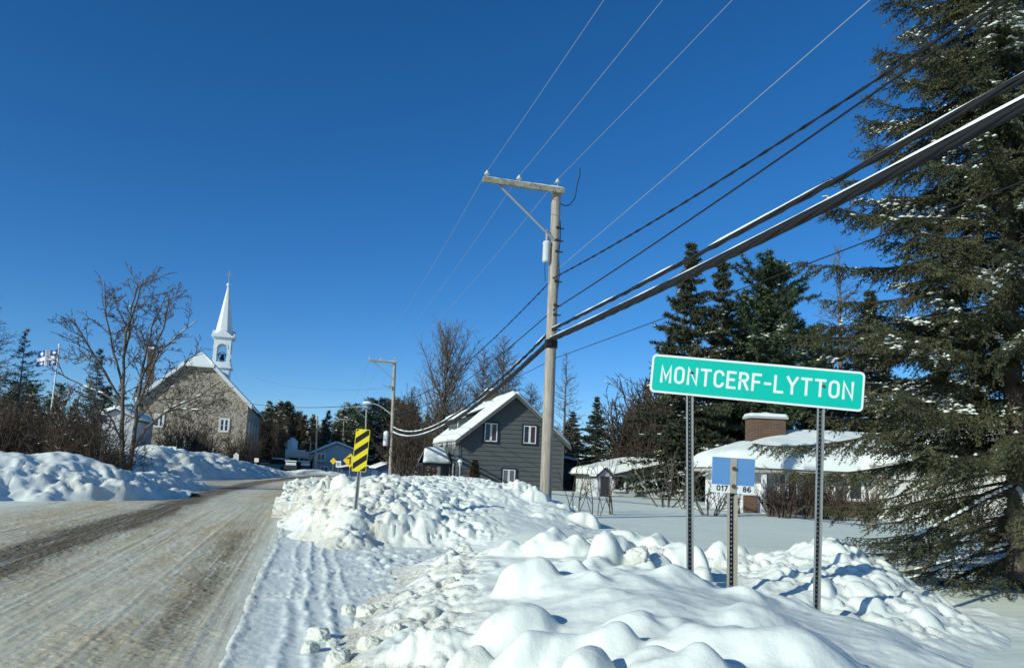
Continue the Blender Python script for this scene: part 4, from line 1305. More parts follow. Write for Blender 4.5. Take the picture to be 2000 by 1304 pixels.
mb = MB(); mb.prism([(xa(z), YN + .02, z) for z in (ZB, ZE)] + [(XC, YN + .02, ZR - .03)] + [(xb(z), YN + .02, z) for z in (ZE, ZB)], (0, LEN - .04, 0))
clapboard(mb, xa, xb, ZB, ZR - 0.05, YN, 0.33, 0.055)
side = MB(); clapboard(side, lambda z: 0, lambda z: LEN, ZB, ZE - .05, 0, 0.33, 0.055); swap(side, lambda p: (XL + p[1], YN + LEN - p[0], p[2]))
mb.V += side.V
for k, v in side.F.items(): mb.F.setdefault(k, []).extend([f + mb.n for f in v])
mb.n += side.n
wall = sub(mb).obj('wall', M['greysiding'], house)
mb = MB(); mb.box(XL - .075, XL + .10, YN - .075, YN - .058, ZB, ZE - .1); mb.box(XL - .075, XL - .058, YN - .058, YN + .1, ZB, ZE - .1); sub(mb).obj('corner_trim', M['greysiding'], house)
mb = MB(); mb.box(XR - .1, XR + .075, YN - .075, YN - .058, ZB, ZE - .1); sub(mb).obj('corner_trim', M['greysiding'], house)
OV = 0.62; OE = 0.42
xe0, xe1 = XL - OE, XR + OE
LQ = [(xe0, YN - OV, zl(xe0)), (xe0, YN + LEN + .4, zl(xe0)), (XC, YN + LEN + .4, ZR), (XC, YN - OV, ZR)]
RQ = [(xe1, YN + LEN + .4, zl(xe1)), (xe1, YN - OV, zl(xe1)), (XC, YN - OV, ZR), (XC, YN + LEN + .4, ZR)]
mb = MB(); slab(mb, LQ, 0.12); slab(mb, RQ, 0.12); roof = sub(mb).obj('roof', M['darkroof'], house)
for P, s in ((LQ, 11), (RQ, 12)):
    o = snow_sheet('roof_snow', np.array(P) - hb + np.array([0, 0, .14]), 0.26, roof, s, 40, 24)
dz = 0.24
for a, b in (((xe0, zl(xe0)), (XC, ZR)), ((XC, ZR), (xe1, zl(xe1)))):
    mb = MB(); mb.prism([(a[0], YN - OV - .03, a[1] + .15), (b[0], YN - OV - .03, b[1] + .15), (b[0], YN - OV - .03, b[1] - dz + .1), (a[0], YN - OV - .03, a[1] - dz + .1)], (0, .028, 0))
    sub(mb).obj('rake_board', M['greysiding'], house)
# icicles along the road side eave
rg = random.Random(3); mb = MB()
for k in range(34):
    y = YN - OV + .1 + k * .27 + rg.uniform(-.1, .1); l = rg.uniform(.12, .6) * (1.3 if k < 6 else .8)
    mb.tube([(xe0 - .02, y, zl(xe0) + .1), (xe0 - .02, y, zl(xe0) + .1 - l)], [0.03, 0.004], 4)
sub(mb).obj('icicles', M['softsnow'], roof)['kind'] = 'stuff'


def front(px, py): return aty(px, py, YN)


def wpx(px, py0, py1, wpx_, **kw):
    a = front(px, py0); b = front(px, py1); w = abs(front(px + wpx_ / 2, py0)[0] - front(px - wpx_ / 2, py0)[0])
    c = (a + b) / 2 - hb
    return window(house, face_frame(c, 0), w, abs(a[2] - b[2]), **kw)


wpx(958.5, 826, 862, 25, glass=('glass', 'glassred'))
wpx(1034, 831, 866, 25, glass=('glass', 'glassred'))
wpx(993, 916, 950, 25, glass=('glasslight', 'glasslight'))
# side wall: door and tall sidelight
for yy, w, h in ((1.35, 0.62, 1.7), (3.3, 0.9, 1.7)):
    fr_ = face_frame(np.array([XL - .01, YN + yy, 1.18]) - hb, -math.pi / 2)
    if w > .8:
        mb = MB(); plate(mb, [(-.45, -.88), (.45, -.88), (.45, .8), (-.45, .8)], .09, fr_, .09); d_ = mb.obj('door', M['cream'], house)
        mb = MB(); plate(mb, [(-.25, .05), (.25, .05), (.25, .65), (-.25, .65)], .02, fr_, .102); mb.obj('door_window', M['glass'], d_)
    else:
        window(house, fr_, w, h, panes=1, glass=('glasslight',))
# chimney
mb = MB(); q = np.array([XC - 0.5, YN + 5.0, ZR - .8]); mb.box(q[0] - .42, q[0] + .42, q[1] - .42, q[1] + .42, q[2], q[2] + 1.55); ch = sub(mb).obj('chimney', M['brown'], house, bevel=.02)
mb = MB(); mb.lathe([(.60, .0), (.58, .12), (.4, .22), (.001, .26)], (q[0], q[1], q[2] + 1.55), 8, math.pi / 8); sub(mb).obj('chimney_snow', M['softsnow'], ch, smooth=True)
# shed dormer on the road side slope
dy0, dy1 = YN + 2.7, YN + 6.4; xd = XL + 0.35; zt = zl(xd) + 1.15; xbk = XC - 0.75; ztb = zl(xbk)
mb = MB(); mb.prism([(xd, dy0, zl(xd)), (xd, dy0, zt), (xbk - .2, dy0, zl(xbk - .2))], (0, dy1 - dy0, 0)); dm = sub(mb).obj('dormer', M['greysiding'], house)
DQ = [(xd - .35, dy0 - .25, zt - .08), (xd - .35, dy1 + .25, zt - .08), (xbk, dy1 + .25, ztb + .1), (xbk, dy0 - .25, ztb + .1)]
mb = MB(); slab(mb, DQ, .1); sub(mb).obj('dormer_roof', M['darkroof'], dm)
snow_sheet('dormer_snow', np.array(DQ) - hb + np.array([0, 0, .12]), .3, dm, 15)
mb = MB(); mb.box(xd - .03, xd - .002, dy0 - .02, dy0 + .1, zl(xd) + .15, zt - .1); sub(mb).obj('dormer_trim', M['white'], dm)
# porch hood on the road side
hx0, hx1, hy0, hy1 = XL - 2.2, XL - 0.10, YN + 2.3, YN + 4.6; hz = 2.02
PQ = [(hx0, hy0, hz), (hx1, hy0, hz), (hx1 - .25, (hy0 + hy1) / 2, hz + .95), (hx0 + .25, (hy0 + hy1) / 2, hz + .95)]
PQ2 = [(hx1, hy1, hz), (hx0, hy1, hz), PQ[3], PQ[2]]
mb = MB(); slab(mb, PQ, .06); slab(mb, PQ2, .06); mb.box(hx0, hx1, hy0, hy1, hz - .22, hz - .002); po = sub(mb).obj('porch_roof', M['blacktrim'], house)
snow_sheet('porch_snow', np.array(PQ) - hb + np.array([0, -.02, .08]), .22, po, 17, 20, 12)
snow_sheet('porch_snow', np.array(PQ2) - hb + np.array([0, 0, .08]), .22, po, 18, 20, 12)
for x, y in ((hx0 + .1, hy0 + .1), (hx0 + .1, hy1 - .1), (hx1 - .45, hy0 + .1)):
    mb = MB(); w = .07 if x < hx1 - 1 else .3; mb.box(x - w, x + w, y - .07, y + .07, 0.2, hz - .222); sub(mb).obj('porch_post', M['blacktrim'], po)
mb = MB(); mb.box(hx0, hx1, hy0, hy1, 0.1, 0.42); sub(mb).obj('porch_floor', M['blacktrim'], house)
# rear annex to the right
ay = YN + 5.2; ax0 = XR + .06; ax1 = aty(1160, 950, ay)[0]; az0 = aty(1104, 884, ay)[2]; az1 = aty(1160, 905, ay)[2]
mb = MB(); mb.prism([(ax0, ay, .1), (ax1, ay, .1), (ax1, ay, az1 - .35), (ax0, ay, az0 - .35)], (0, 3.2, 0)); an = sub(mb).obj('annex', M['greysiding'], house)
AQ = [(ax0 - .02, ay - .4, az0 - .3), (ax1 + .35, ay - .4, az1 - .32), (ax1 + .35, ay + 3.4, az1 - .1), (ax0 - .02, ay + 3.4, az0 - .05)]
mb = MB(); slab(mb, AQ, .12); sub(mb).obj('annex_roof', M['darkroof'], an)
snow_sheet('annex_snow', np.array(AQ) - hb + np.array([0, 0, .13]), .2, an, 19)

# garden lamp beside the house
q = at(896, 962, 51.5); q[2] = 0.35
lp = thing('garden_lamp', 'white garden lamp post with a cap of snow beside the clapboard house corner', 'lamp', q)
mb = MB(); mb.tube([(0, 0, -.3), (0, 0, 1.55)], .045, 8); mb.obj('post', M['lightgrey'], lp, smooth=True)
mb = MB(); mb.lathe([(.05, 1.5), (.09, 1.56), (.13, 1.78), (.12, 1.82)], (0, 0, 0), 6); mb.obj('lantern', M['lightgrey'], lp)
mb = MB(); mb.lathe([(.2, 1.82), (.19, 1.88), (.1, 2.02), (.04, 2.08), (.001, 2.1)], (0, 0, 0), 10); mb.obj('lamp_cap', M['softsnow'], lp, smooth=True)

# ---- stone church
cc = at(475, 906, 110); CY = cc[1]; CXR = cc[0]; cap = aty(390, 690, CY); CXC = cap[0]; CXL = 2 * CXC - CXR
cer = aty(477, 780, CY); CZ0 = 0.4; CZE = cer[2] - .5; CZR = aty(389, 682, CY)[2] - .35; CL = 33.0
church = thing('stone_church', 'fieldstone church with a steep snowy gable and a white steeple', 'church', (CXC, CY, CZ0)); hb = np.array([CXC, CY, CZ0])
csl = (CZR - CZE) / (CXR - CXC)
hk = 1.9
mb = MB(); mb.prism([(CXL, CY, CZ0), (CXR, CY, CZ0), (CXR, CY, CZE), (CXC + hk, CY, CZR - csl * hk), (CXC - hk, CY, CZR - csl * hk), (CXL, CY, CZE)], (0, CL, 0)); cw = sub(mb).obj('wall', M['stone'], church)
e = .55
zc_ = lambda x: CZR - csl * abs(x - CXC) + .08
RA = CY + 2.6
mb = MB(); sheets = []
for sg in (-1, 1):
    xo, xm = CXC + sg * (CXR - CXC + e), CXC + sg * hk
    Q1 = [(xo, CY - .5, zc_(xo)), (xo, CY + CL + .5, zc_(xo)), (xm, CY + CL + .5, zc_(xm)), (xm, CY - .5, zc_(xm))]
    Q2 = [(xm, CY - .5, zc_(xm)), (xm, CY + CL + .5, zc_(xm)), (CXC, CY + CL + .5, CZR + .08), (CXC, RA, CZR + .08)]
    slab(mb, Q1, .18); slab(mb, Q2, .18)
    sheets += [[(xo, CY - .5, zc_(xo)), (xo, CY + CL + .5, zc_(xo)), (xm, CY + CL + .5, zc_(xm)), (xm, CY - .5, zc_(xm))], Q2]
cr = sub(mb).obj('roof', M['steeple'], church)
for s, P in enumerate(sheets): snow_sheet('roof_snow', np.array(P) - hb + np.array([0, 0, .22]), .14, cr, 21 + s, 30, 14)
# hipped snow cap at the top of the gable and white rake boards
zk = zc_(CXC + hk)
for a, b in (((CXL - e, zc_(CXL - e)), (CXC - hk, zk)), ((CXC + hk, zk), (CXR + e, zc_(CXR + e)))):
    mb = MB(); mb.prism([(a[0], CY - .62, a[1] + .25), (b[0], CY - .62, b[1] + .25), (b[0], CY - .62, b[1] - .42), (a[0], CY - .62, a[1] - .42)], (0, .62, 0))
    sub(mb).obj('rake_board', M['steeple'], church)
mb = MB(); mb.add([(CXC - hk - .25, CY - .75, zk - .10), (CXC + hk + .25, CY - .75, zk - .10), (CXC, RA + .1, CZR + .42), (CXC - hk - .25, CY - .75, zk - .45), (CXC + hk + .25, CY - .75, zk - .45), (CXC, RA + .1, zk - .45)], [0, 1, 2], [0, 3, 4, 1], [1, 4, 5, 2], [0, 2, 5, 3], [3, 5, 4])
sub(mb).obj('gable_hood', M['softsnow'], church)
for px, py, ww, hh in ((438, 830, 1.15, 1.75), (311, 821, 1.0, 1.7)):
    c = aty(px, py, CY) - hb; window(church, face_frame(c, 0), ww, hh, frame='cream', sash='white', panes=2, glass=('glass',), fr=.16, sa=.12, bars=1)
for k in range(4):
    c = np.array([CXR, CY + 5 + k * 7.2, 5.2]) - hb; window(church, face_frame(c, math.pi / 2), 1.3, 3.6, frame='cream', sash='white', panes=2, glass=('glass',), fr=.16, sa=.1, bars=3)
# tall brick chimney on the left
mb = MB(); q = aty(296, 700, CY + 3); zt = aty(296, 682, CY + 3)[2]; mb.box(q[0] - .48, q[0] + .48, CY + 2.5, CY + 3.5, CZ0, zt); ch = sub(mb).obj('chimney', M['brown'], church)
mb = MB(); mb.box(q[0] - .55, q[0] + .55, CY + 2.4, CY + 3.6, zt, zt + .25); sub(mb).obj('chimney_snow', M['softsnow'], ch, bevel=.1)
# steeple at the far end of the ridge
SYc = CY + 29.0; SX = CXC


def zs(py): return aty(443, py, SYc)[2]


zb, zbel, zcor, ztop, zball = zs(716), zs(709), zs(664), zs(652), zs(556)
hw = 1.45
mb = MB(); mb.box(SX - hw - .1, SX + hw + .1, SYc - hw - .1, SYc + hw + .1, CZR - 4, zb - .5)
mb.box(SX - hw - .45, SX + hw + .45, SYc - hw - .45, SYc + hw + .45, zb - .5, zb - .12); mb.box(SX - hw - .22, SX + hw + .22, SYc - hw - .22, SYc + hw + .22, zb - .12, zbel)
st = sub(mb).obj('steeple_base', M['steeple'], church, bevel=.05)
mb = MB(); H = zcor - zbel; aw = 0.85; spring = zbel + H * .58; th = .38
out = [(-hw, zbel), (-aw, zbel), (-aw, spring)] + [(aw * math.cos(t), spring + aw * math.sin(t)) for t in np.linspace(math.pi, 0, 13)[1:-1]] + [(aw, spring), (aw, zbel), (hw, zbel), (hw, zcor), (-hw, zcor)]
A = [(x, spring + math.sqrt(max(aw * aw - x * x, 0)) if abs(x) < aw else zbel) for x in np.linspace(-aw, aw, 17)]
for ang in (0, 90, 180, 270):
    ca, sa_ = math.cos(math.radians(ang)), math.sin(math.radians(ang)); R2 = lambda p: (SX + p[0] * ca - p[1] * sa_, SYc + p[0] * sa_ + p[1] * ca, p[2])
    m2 = MB(); hh_ = hw if ang % 180 == 0 else hw - th
    for s in (-1, 1): m2.box(min(s * aw, s * hh_), max(s * aw, s * hh_), -hw, -hw + th, zbel, zcor)
    for (x0, z0_), (x1, z1_) in zip(A[:-1], A[1:]):
        z0_ = max(z0_, spring); z1_ = max(z1_, spring)
        m2.prism([(x0, -hw, z0_), (x1, -hw, z1_), (x1, -hw, zcor), (x0, -hw, zcor)], (0, th, 0))
    # archivolt and pilasters
    for k, t in enumerate(np.linspace(0, math.pi, 13)[:-1]):
        t2 = t + math.pi / 12
        m2.prism([(aw * math.cos(t), -hw - .07, spring + aw * math.sin(t)), ((aw + .24) * math.cos(t), -hw - .07, spring + (aw + .24) * math.sin(t)), ((aw + .24) * math.cos(t2), -hw - .07, spring + (aw + .24) * math.sin(t2)), (aw * math.cos(t2), -hw - .07, spring + aw * math.sin(t2))], (0, .068, 0))
    # pediment
    m2.prism([(-hw - .1, -hw - .5, zcor + .56), (hw + .1, -hw - .5, zcor + .56), (0, -hw - .5, zcor + 1.65)], (0, .8, 0))
    swap(m2, R2)
    mb.V += m2.V
    for k, v in m2.F.items(): mb.F.setdefault(k, []).extend([f + mb.n for f in v])
    mb.n += m2.n
mb.box(SX - hw - .25, SX + hw + .25, SYc - hw - .25, SYc + hw + .25, zcor + .002, zcor + .25); mb.box(SX - hw - .5, SX + hw + .5, SYc - hw - .5, SYc + hw + .5, zcor + .25, zcor + .55)
sub(mb).obj('belfry', M['steeple'], church)
mb = MB(); mb.lathe([(1.75, zcor + .55), (1.6, ztop), (.16, zball - .35), (.001, zball - .3)], (SX, SYc, 0), 8, math.pi / 8); sp = sub(mb).obj('spire', M['steeple'], church)
mb = MB(); a = np.linspace(-math.pi / 2, math.pi / 2, 9); mb.lathe([(max(.36 * math.cos(t), .001), zball + .36 * math.sin(t)) for t in a], (SX, SYc, 0), 14); sub(mb).obj('ball', M['steeple'], sp, smooth=True)
mb = MB(); zx = zs(529); mb.tube([(SX, SYc, zball), (SX, SYc, zx)], .06, 6); mb.tube([(SX - .75, SYc, zx - .75), (SX + .75, SYc, zx - .75)], .06, 6)
a = np.linspace(0, 2 * math.pi, 17); mb.tube([(SX + .3 * math.cos(t), SYc, zx - .75 + .3 * math.sin(t)) for t in a], .04, 5); sub(mb).obj('cross', M['grey'], sp)
mb = MB(); zbell = zbel + 1.0; mb.lathe([(.001, .55), (.22, .5), (.3, .2), (.38, -.25), (.52, -.5), (.5, -.52), (.3, -.4)], (SX, SYc, zbell), 14); bl = sub(mb).obj('bell', M['cable'], church, smooth=True)
mb = MB(); a = np.linspace(0, 2 * math.pi, 25); mb.tube([(SX + .62 * math.cos(t), SYc - .6, zbell + .25 + .62 * math.sin(t)) for t in a], .07, 5)
for t in np.linspace(0, math.pi, 4)[:-1]: mb.tube([(SX + .6 * math.cos(t), SYc - .6, zbell + .25 + .6 * math.sin(t)), (SX - .6 * math.cos(t), SYc - .6, zbell + .25 - .6 * math.sin(t))], .04, 4)
mb.tube([(SX - 1, SYc, zbell + .5), (SX + 1, SYc, zbell + .5)], .07, 5); mb.box(SX - .35, SX + .35, SYc - .3, SYc + .3, zbel + .005, zbel + .3); sub(mb).obj('bell_wheel', M['cable'], bl)


# ---- simple gabled building used for the smaller houses
def gable_house(name, label, cat, x0, x1, y0, ln, z0, ze, zr, wallm, snow_t=.25, ov=.35, axis='y', roofm='darkroof', seed=30, xc=None, boards=0):
    """Gable end faces -y when axis is y; the ridge runs along y."""
    global hb
    xc = (x0 + x1) / 2 if xc is None else xc
    root = thing(name, label, cat, (xc, y0, z0)); hb = np.array([xc, y0, z0])
    mb = MB(); mb.prism([(x0, y0 + .015, z0 - .4), (x1, y0 + .015, z0 - .4), (x1, y0 + .015, ze), (xc, y0 + .015, zr), (x0, y0 + .015, ze)], (0, ln, 0))
    if boards:
        fa = lambda z: x0 if z <= ze else x0 + (xc - x0) * (z - ze) / (zr - ze)
        fb = lambda z: x1 if z <= ze else x1 + (xc - x1) * (z - ze) / (zr - ze)
        clapboard(mb, fa, fb, z0 - .1, zr - .05, y0, boards, .014)
    sub(mb).obj('wall', M[wallm], root)
    sl_, sr_ = (zr - ze) / (xc - x0), (zr - ze) / (x1 - xc)
    LQ = [(x0 - ov, y0 - ov, ze - ov * sl_), (x0 - ov, y0 + ln + ov, ze - ov * sl_), (xc, y0 + ln + ov, zr), (xc, y0 - ov, zr)]
    RQ = [(x1 + ov, y0 + ln + ov, ze - ov * sr_), (x1 + ov, y0 - ov, ze - ov * sr_), (xc, y0 - ov, zr), (xc, y0 + ln + ov, zr)]
    mb = MB(); slab(mb, LQ, .12); slab(mb, RQ, .12); ro = sub(mb).obj('roof', M[roofm], root)
    for P, s in ((LQ, seed), (RQ, seed + 1)): snow_sheet('roof_snow', np.array(P) - hb + np.array([0, 0, .13]), snow_t, ro, s)
    return root


# pale blue house at the bend
fb0 = at(611, 919, 126); by = fb0[1]; bx0 = fb0[0]; bx1 = aty(712, 915, by)[0]
zr_ = aty(657, 866, by)[2]; ze_ = aty(612, 884, by)[2]; bxc = aty(658, 866, by)[0]
bh = gable_house('village_house', 'pale blue two storey house with a light lower storey at the end of the road', 'house', bx0, bx1, by, 9, 0.2, ze_, zr_, 'bluesiding', .3, .5, seed=32, xc=bxc, boards=.3)
zm = aty(650, 904, by)[2]
mb = MB(); mb.box(bx0 - .02, bx1 + .02, by - .12, by - .03, 0.0, zm); sub(mb).obj('lower_wall', M['concrete'], bh)
mb = MB(); mb.box(bx0 - .02, bx1 + .02, by - .28, by - .125, zm - .05, zm + .15); sub(mb).obj('band', M['grey'], bh)
c = aty(627, 892, by) - hb; window(bh, face_frame(c + np.array([0, -.02, 0]), 0), 1.2, 1.15, frame='white', fr=.1, sa=.08)
c = aty(633, 919, by) - hb; window(bh, face_frame(c + np.array([0, -.12, 0]), 0), 1.15, 1.35, frame='white', fr=.1, sa=.08)
c = aty(677, 921, by) - hb; window(bh, face_frame(c + np.array([0, -.12, 0]), 0), 1.0, 1.0, frame='white', fr=.1, sa=.08)
mb = MB(); mb.box(bx0 - 4.6, bx0 - .03, by + .5, by + 4, 2.2, 2.45); dk = sub(mb).obj('terrace', M['cream'], bh)
mb = MB(); mb.box(bx0 - 4.6, bx0 - .03, by + .4, by + .498, 2.46, 3.3); sub(mb).obj('terrace_railing', M['cream'], dk)
for x in (bx0 - 4.4, bx0 - 2.3):
    mb = MB(); mb.box(x - .1, x + .1, by + .6, by + .8, 0, 2.198); sub(mb).obj('terrace_post', M['cream'], dk)
mb = MB(); mb.box(bx0 - 4.7, bx0 - 1.4, by + .45, by + 4.1, 3.31, 3.5); sub(mb).obj('terrace_snow', M['softsnow'], dk, bevel=.08)
mb = MB(); mb.lathe([(.9, 0), (.9, 1.4), (.2, 2.0), (.001, 2.05)], (bx0 - 3.6, by + 2.2, 3.5), 8); sub(mb).obj('gazebo', M['white'], dk)

# low blue building in shade right of the lamp pole, and a bluish one behind the signs
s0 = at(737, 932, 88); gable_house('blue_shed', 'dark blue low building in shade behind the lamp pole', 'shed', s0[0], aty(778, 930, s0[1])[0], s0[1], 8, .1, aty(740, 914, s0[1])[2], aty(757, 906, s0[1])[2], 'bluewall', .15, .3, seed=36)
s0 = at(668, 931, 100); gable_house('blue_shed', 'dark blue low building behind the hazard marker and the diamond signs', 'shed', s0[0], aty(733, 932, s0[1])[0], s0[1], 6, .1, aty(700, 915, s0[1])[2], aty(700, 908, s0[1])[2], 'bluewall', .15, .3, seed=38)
# white building behind the bare tree on the left
s0 = at(178, 900, 78); x1_ = aty(256, 890, s0[1])[0]
gable_house('white_annex', 'flat white building with a snowy roof behind the bare tree', 'building', s0[0], x1_, s0[1], 10, 1.2, aty(180, 814, s0[1])[2], aty(225, 800, s0[1])[2], 'lightgrey', .4, .3, seed=40)
s0 = at(128, 900, 84)
gable_house('white_annex', 'low snow roofed building left of the flat white building', 'building', s0[0], aty(186, 895, s0[1])[0], s0[1], 6, 1.2, aty(150, 838, s0[1])[2], aty(160, 829, s0[1])[2], 'tanwall', .4, .3, seed=42)
# white outbuilding between the clapboard house and the bungalow
s0 = at(1196, 985, 50); yb_ = s0[1]; x1_ = aty(1372, 985, yb_)[0]
gable_house('garden_building', 'long low white outbuilding with a snowy roof left of the brick bungalow', 'outbuilding', s0[0], x1_, yb_, 7, .35, aty(1196, 928, yb_)[2], aty(1290, 909, yb_)[2], 'lightgrey', .4, .5, seed=44)
c = aty(1209, 943, yb_) - hb; window([o for o in S.objects if o.name.startswith('garden_building')][0], face_frame(c, 0), .75, .95, frame='white', panes=1, fr=.08, sa=.06)
s0 = at(1166, 975, 47); yb_ = s0[1]; x1_ = aty(1194, 975, yb_)[0]
sh = gable_house('garden_shed', 'tiny garden shed with a dark doorway and peaked snowy roof', 'shed', s0[0], x1_, yb_, 0.8, .35, aty(1180, 930, yb_)[2], aty(1180, 916, yb_)[2], 'lightgrey', .12, .12, seed=46)
mb = MB(); a = aty(1172, 965, yb_); b = aty(1189, 930, yb_); mb.box(a[0], b[0], yb_ - .03, yb_ + .005, .3, b[2]); sub(mb).obj('door', M['darkroof'], sh)

# ---- brick bungalow, turned to face the road corner (local x along the facade, y into the house)
BZ_ = 33.0
Q0 = at(1452, 996, BZ_); Q0[2] = 0.0


def lx(px, Z=BZ_): return (at(px, 960, Z) - at(1452, 960, Z)).dot(r0) + (at(1452, 960, Z) - Q0).dot(r0)


def lz(px, py, Z=BZ_): return at(px, py, Z)[2]


BX0, BY, BX1 = 0.0, 0.0, 15.0; BZE = lz(1500, 914)
bung = thing('bungalow', 'low white and brick bungalow with thick roof snow and a wide brick chimney', 'house', Q0, -AZ); hb = np.zeros(3)
BD = 6.4; BZR = BZE + 1.55
mb = MB(); mb.box(BX0, BX1, BY, BY + BD, .2, BZE); mb.obj('wall', M['white'], bung)
bz = lz(1600, 975)
for a, b, h in ((BX0 - .02, lx(1478), bz + .05), (lx(1491), lx(1716), bz)):
    mb = MB(); mb.box(a, b, BY - .14, BY - .003, .2, h); mb.obj('brick_base', M['brick'], bung)
ov = .75; k = 3.0
E = [(BX0 - ov, BY - ov, BZE), (BX1 + ov, BY - ov, BZE), (BX1 + ov, BY + BD + ov, BZE), (BX0 - ov, BY + BD + ov, BZE)]
r0p = (BX0 + k, BY + BD / 2, BZR); r1p = (BX1 - k + 3, BY + BD / 2, BZR)
mb = MB(); mb.add([*E, r0p, r1p], [0, 1, 5, 4], [1, 2, 5], [2, 3, 4, 5], [3, 0, 4], [3, 2, 1, 0]); mb.box(BX0 - ov, BX1 + ov, BY - ov, BY + BD + ov, BZE - .2, BZE - .004)
ro = mb.obj('roof', M['tanwall'], bung)
xs = np.linspace(BX0 - ov - .12, BX1 + ov + .12, 90); ys = np.linspace(BY - ov - .12, BY + BD + ov + .12, 60); X, Y = np.meshgrid(xs, ys, indexing='ij')
dx = np.minimum(X - (BX0 - ov), (BX1 + ov) - X); dy = np.minimum(Y - (BY - ov), (BY + BD + ov) - Y)
hip = -np.log(np.exp(-9 * np.clip(dx / (k + ov), -1, 3)) + np.exp(-9 * np.clip(dy / (BD / 2 + ov), -1, 3)) + np.exp(-9.0)) / 9
ed = np.clip((np.minimum(dx, dy) + .12) / .45, 0, 1)
Z = BZE + (BZR - BZE) * hip + .06 + .5 * np.sqrt(1 - (1 - ed) ** 2) * (1 + .35 * fbm(X * .35, Y * .35, 3, 33)) + .05 * fbm(X * 1.1, Y * 1.1, 3, 34)
n_ = X.size; f1 = grid_faces(90, 60); Zb = np.full_like(Z, BZE - .01)
rim = np.concatenate([np.arange(59), np.arange(89) * 60 + 59, (89 * 60 + np.arange(59))[::-1] + 1, (np.arange(1, 90) * 60)[::-1]]); rim2 = np.roll(rim, -1)
V = np.vstack([np.stack([X, Y, Z], -1).reshape(-1, 3), np.stack([X, Y, Zb], -1).reshape(-1, 3)])
link('roof_snow', raw_mesh('roof_snow', V, [f1, np.stack([rim, rim2, rim2 + n_, rim + n_], 1)], M['softsnow'], smooth=True), ro)
a, b = lx(1466, BZ_ + 2.2), lx(1534, BZ_ + 2.2); zt = lz(1500, 817, BZ_ + 2.2)
mb = MB(); mb.box(a, b, 2.2, 3.1, BZE, zt); ch = mb.obj('chimney', M['brick'], bung)
mb = MB(); mb.box(a - .1, b + .1, 2.1, 3.2, zt + .002, zt + .10); mb.obj('chimney_cap', M['concrete'], ch)
xs = np.linspace(a - .12, b + .12, 20); ys = np.linspace(2.08, 3.22, 14); X, Y = np.meshgrid(xs, ys, indexing='ij'); dd = np.minimum(np.minimum(X - xs[0], xs[-1] - X), np.minimum(Y - ys[0], ys[-1] - Y))
Z = zt + .095 + .15 * np.sqrt(1 - (1 - np.clip(dd / .14, 0, 1)) ** 2) + .09 * np.exp(-((X - (a + b) / 2) / .25) ** 2 - ((Y - 2.65) / .3) ** 2)
link('chimney_snow', raw_mesh('chimney_snow', np.stack([X, Y, Z], -1).reshape(-1, 3), [grid_faces(20, 14)], M['softsnow'], smooth=True), ch)
for px, ww in ((1503, .62), (1535, 1.0), (1655, 1.3)):
    window(bung, face_frame(np.array([lx(px), -.01, lz(px, 949)]), 0), ww, 1.2, frame='white', fr=.1, sa=.08, glass=('glasslight', 'glass'))
mb = MB(); xx = lx(1590); mb.box(xx - .42, xx + .42, -.05, -.003, .3, BZE - .3); mb.obj('door', M['brown'], bung)
mb = MB(); xx = lx(1484); mb.box(xx - .09, xx + .09, -.62, -.44, .3, BZE - .204); mb.obj('porch_post', M['white'], bung)
# garage wing with a clapboard gable
gyl = -1.5; gZ = BZ_ + gyl
gx0 = lx(1738, gZ); gxc = lx(1992, gZ); gze = lz(1742, 908, gZ); gzr = lz(1992, 838, gZ)
gar = gable_house('garage', 'white garage with a clapboard gable behind the big spruce', 'garage', gx0, 2 * gxc - gx0, gyl, 7, .35, gze, gzr, 'whiteclap', .4, .5, roofm='tanwall', seed=48, boards=.16)
a, b = lx(1763, gZ), lx(2060, gZ)
mb = MB(); mb.box(a, b, gyl - .06, gyl - .02, .35, gze - .25)
for kk in range(1, 28): x = a + (b - a) * kk / 28; mb.box(x - .02, x + .02, gyl - .075, gyl - .061, .35, gze - .27)
sub(mb).obj('door', M['cream'], gar)
mb = MB(); mb.box(gx0 - .03, gx0 + .13, gyl - .04, gyl - .017, .3, gze - .3); sub(mb).obj('corner_trim', M['grey'], gar)
w_ = Q0 + r0 * hb[0] + FWD * hb[1]; gar.location = (w_[0], w_[1], hb[2]); gar.rotation_euler = (0, 0, -AZ)


# ------------------------------------------------------------------ small signs, flag, cars
def sign_post(name, label, px, py, Z, shape, m, foot_py, post=0.03, extra=None, back=0.004, group=None):
    c = at(px, py, Z); f = at(px - 2, foot_py, Z)
    root = thing(name, label, 'sign', f, 0, group)
    t = face_frame(c - f, YAWC, 0.0)
    mb = MB(); plate(mb, shape, .01, t); p = mb.obj('panel', M[m], root)
    mb = MB(); mb.tube([(0, 0.03, -.8), c - f + np.array([0, .03, .2])], post, 6); mb.obj('post', M['galv'], root)
    for nm, mm, shp in extra or []:
        mb = MB()
        for s in shp: plate(mb, s, .004, t, .005)
        mb.obj(nm, M[mm], p)
    return root


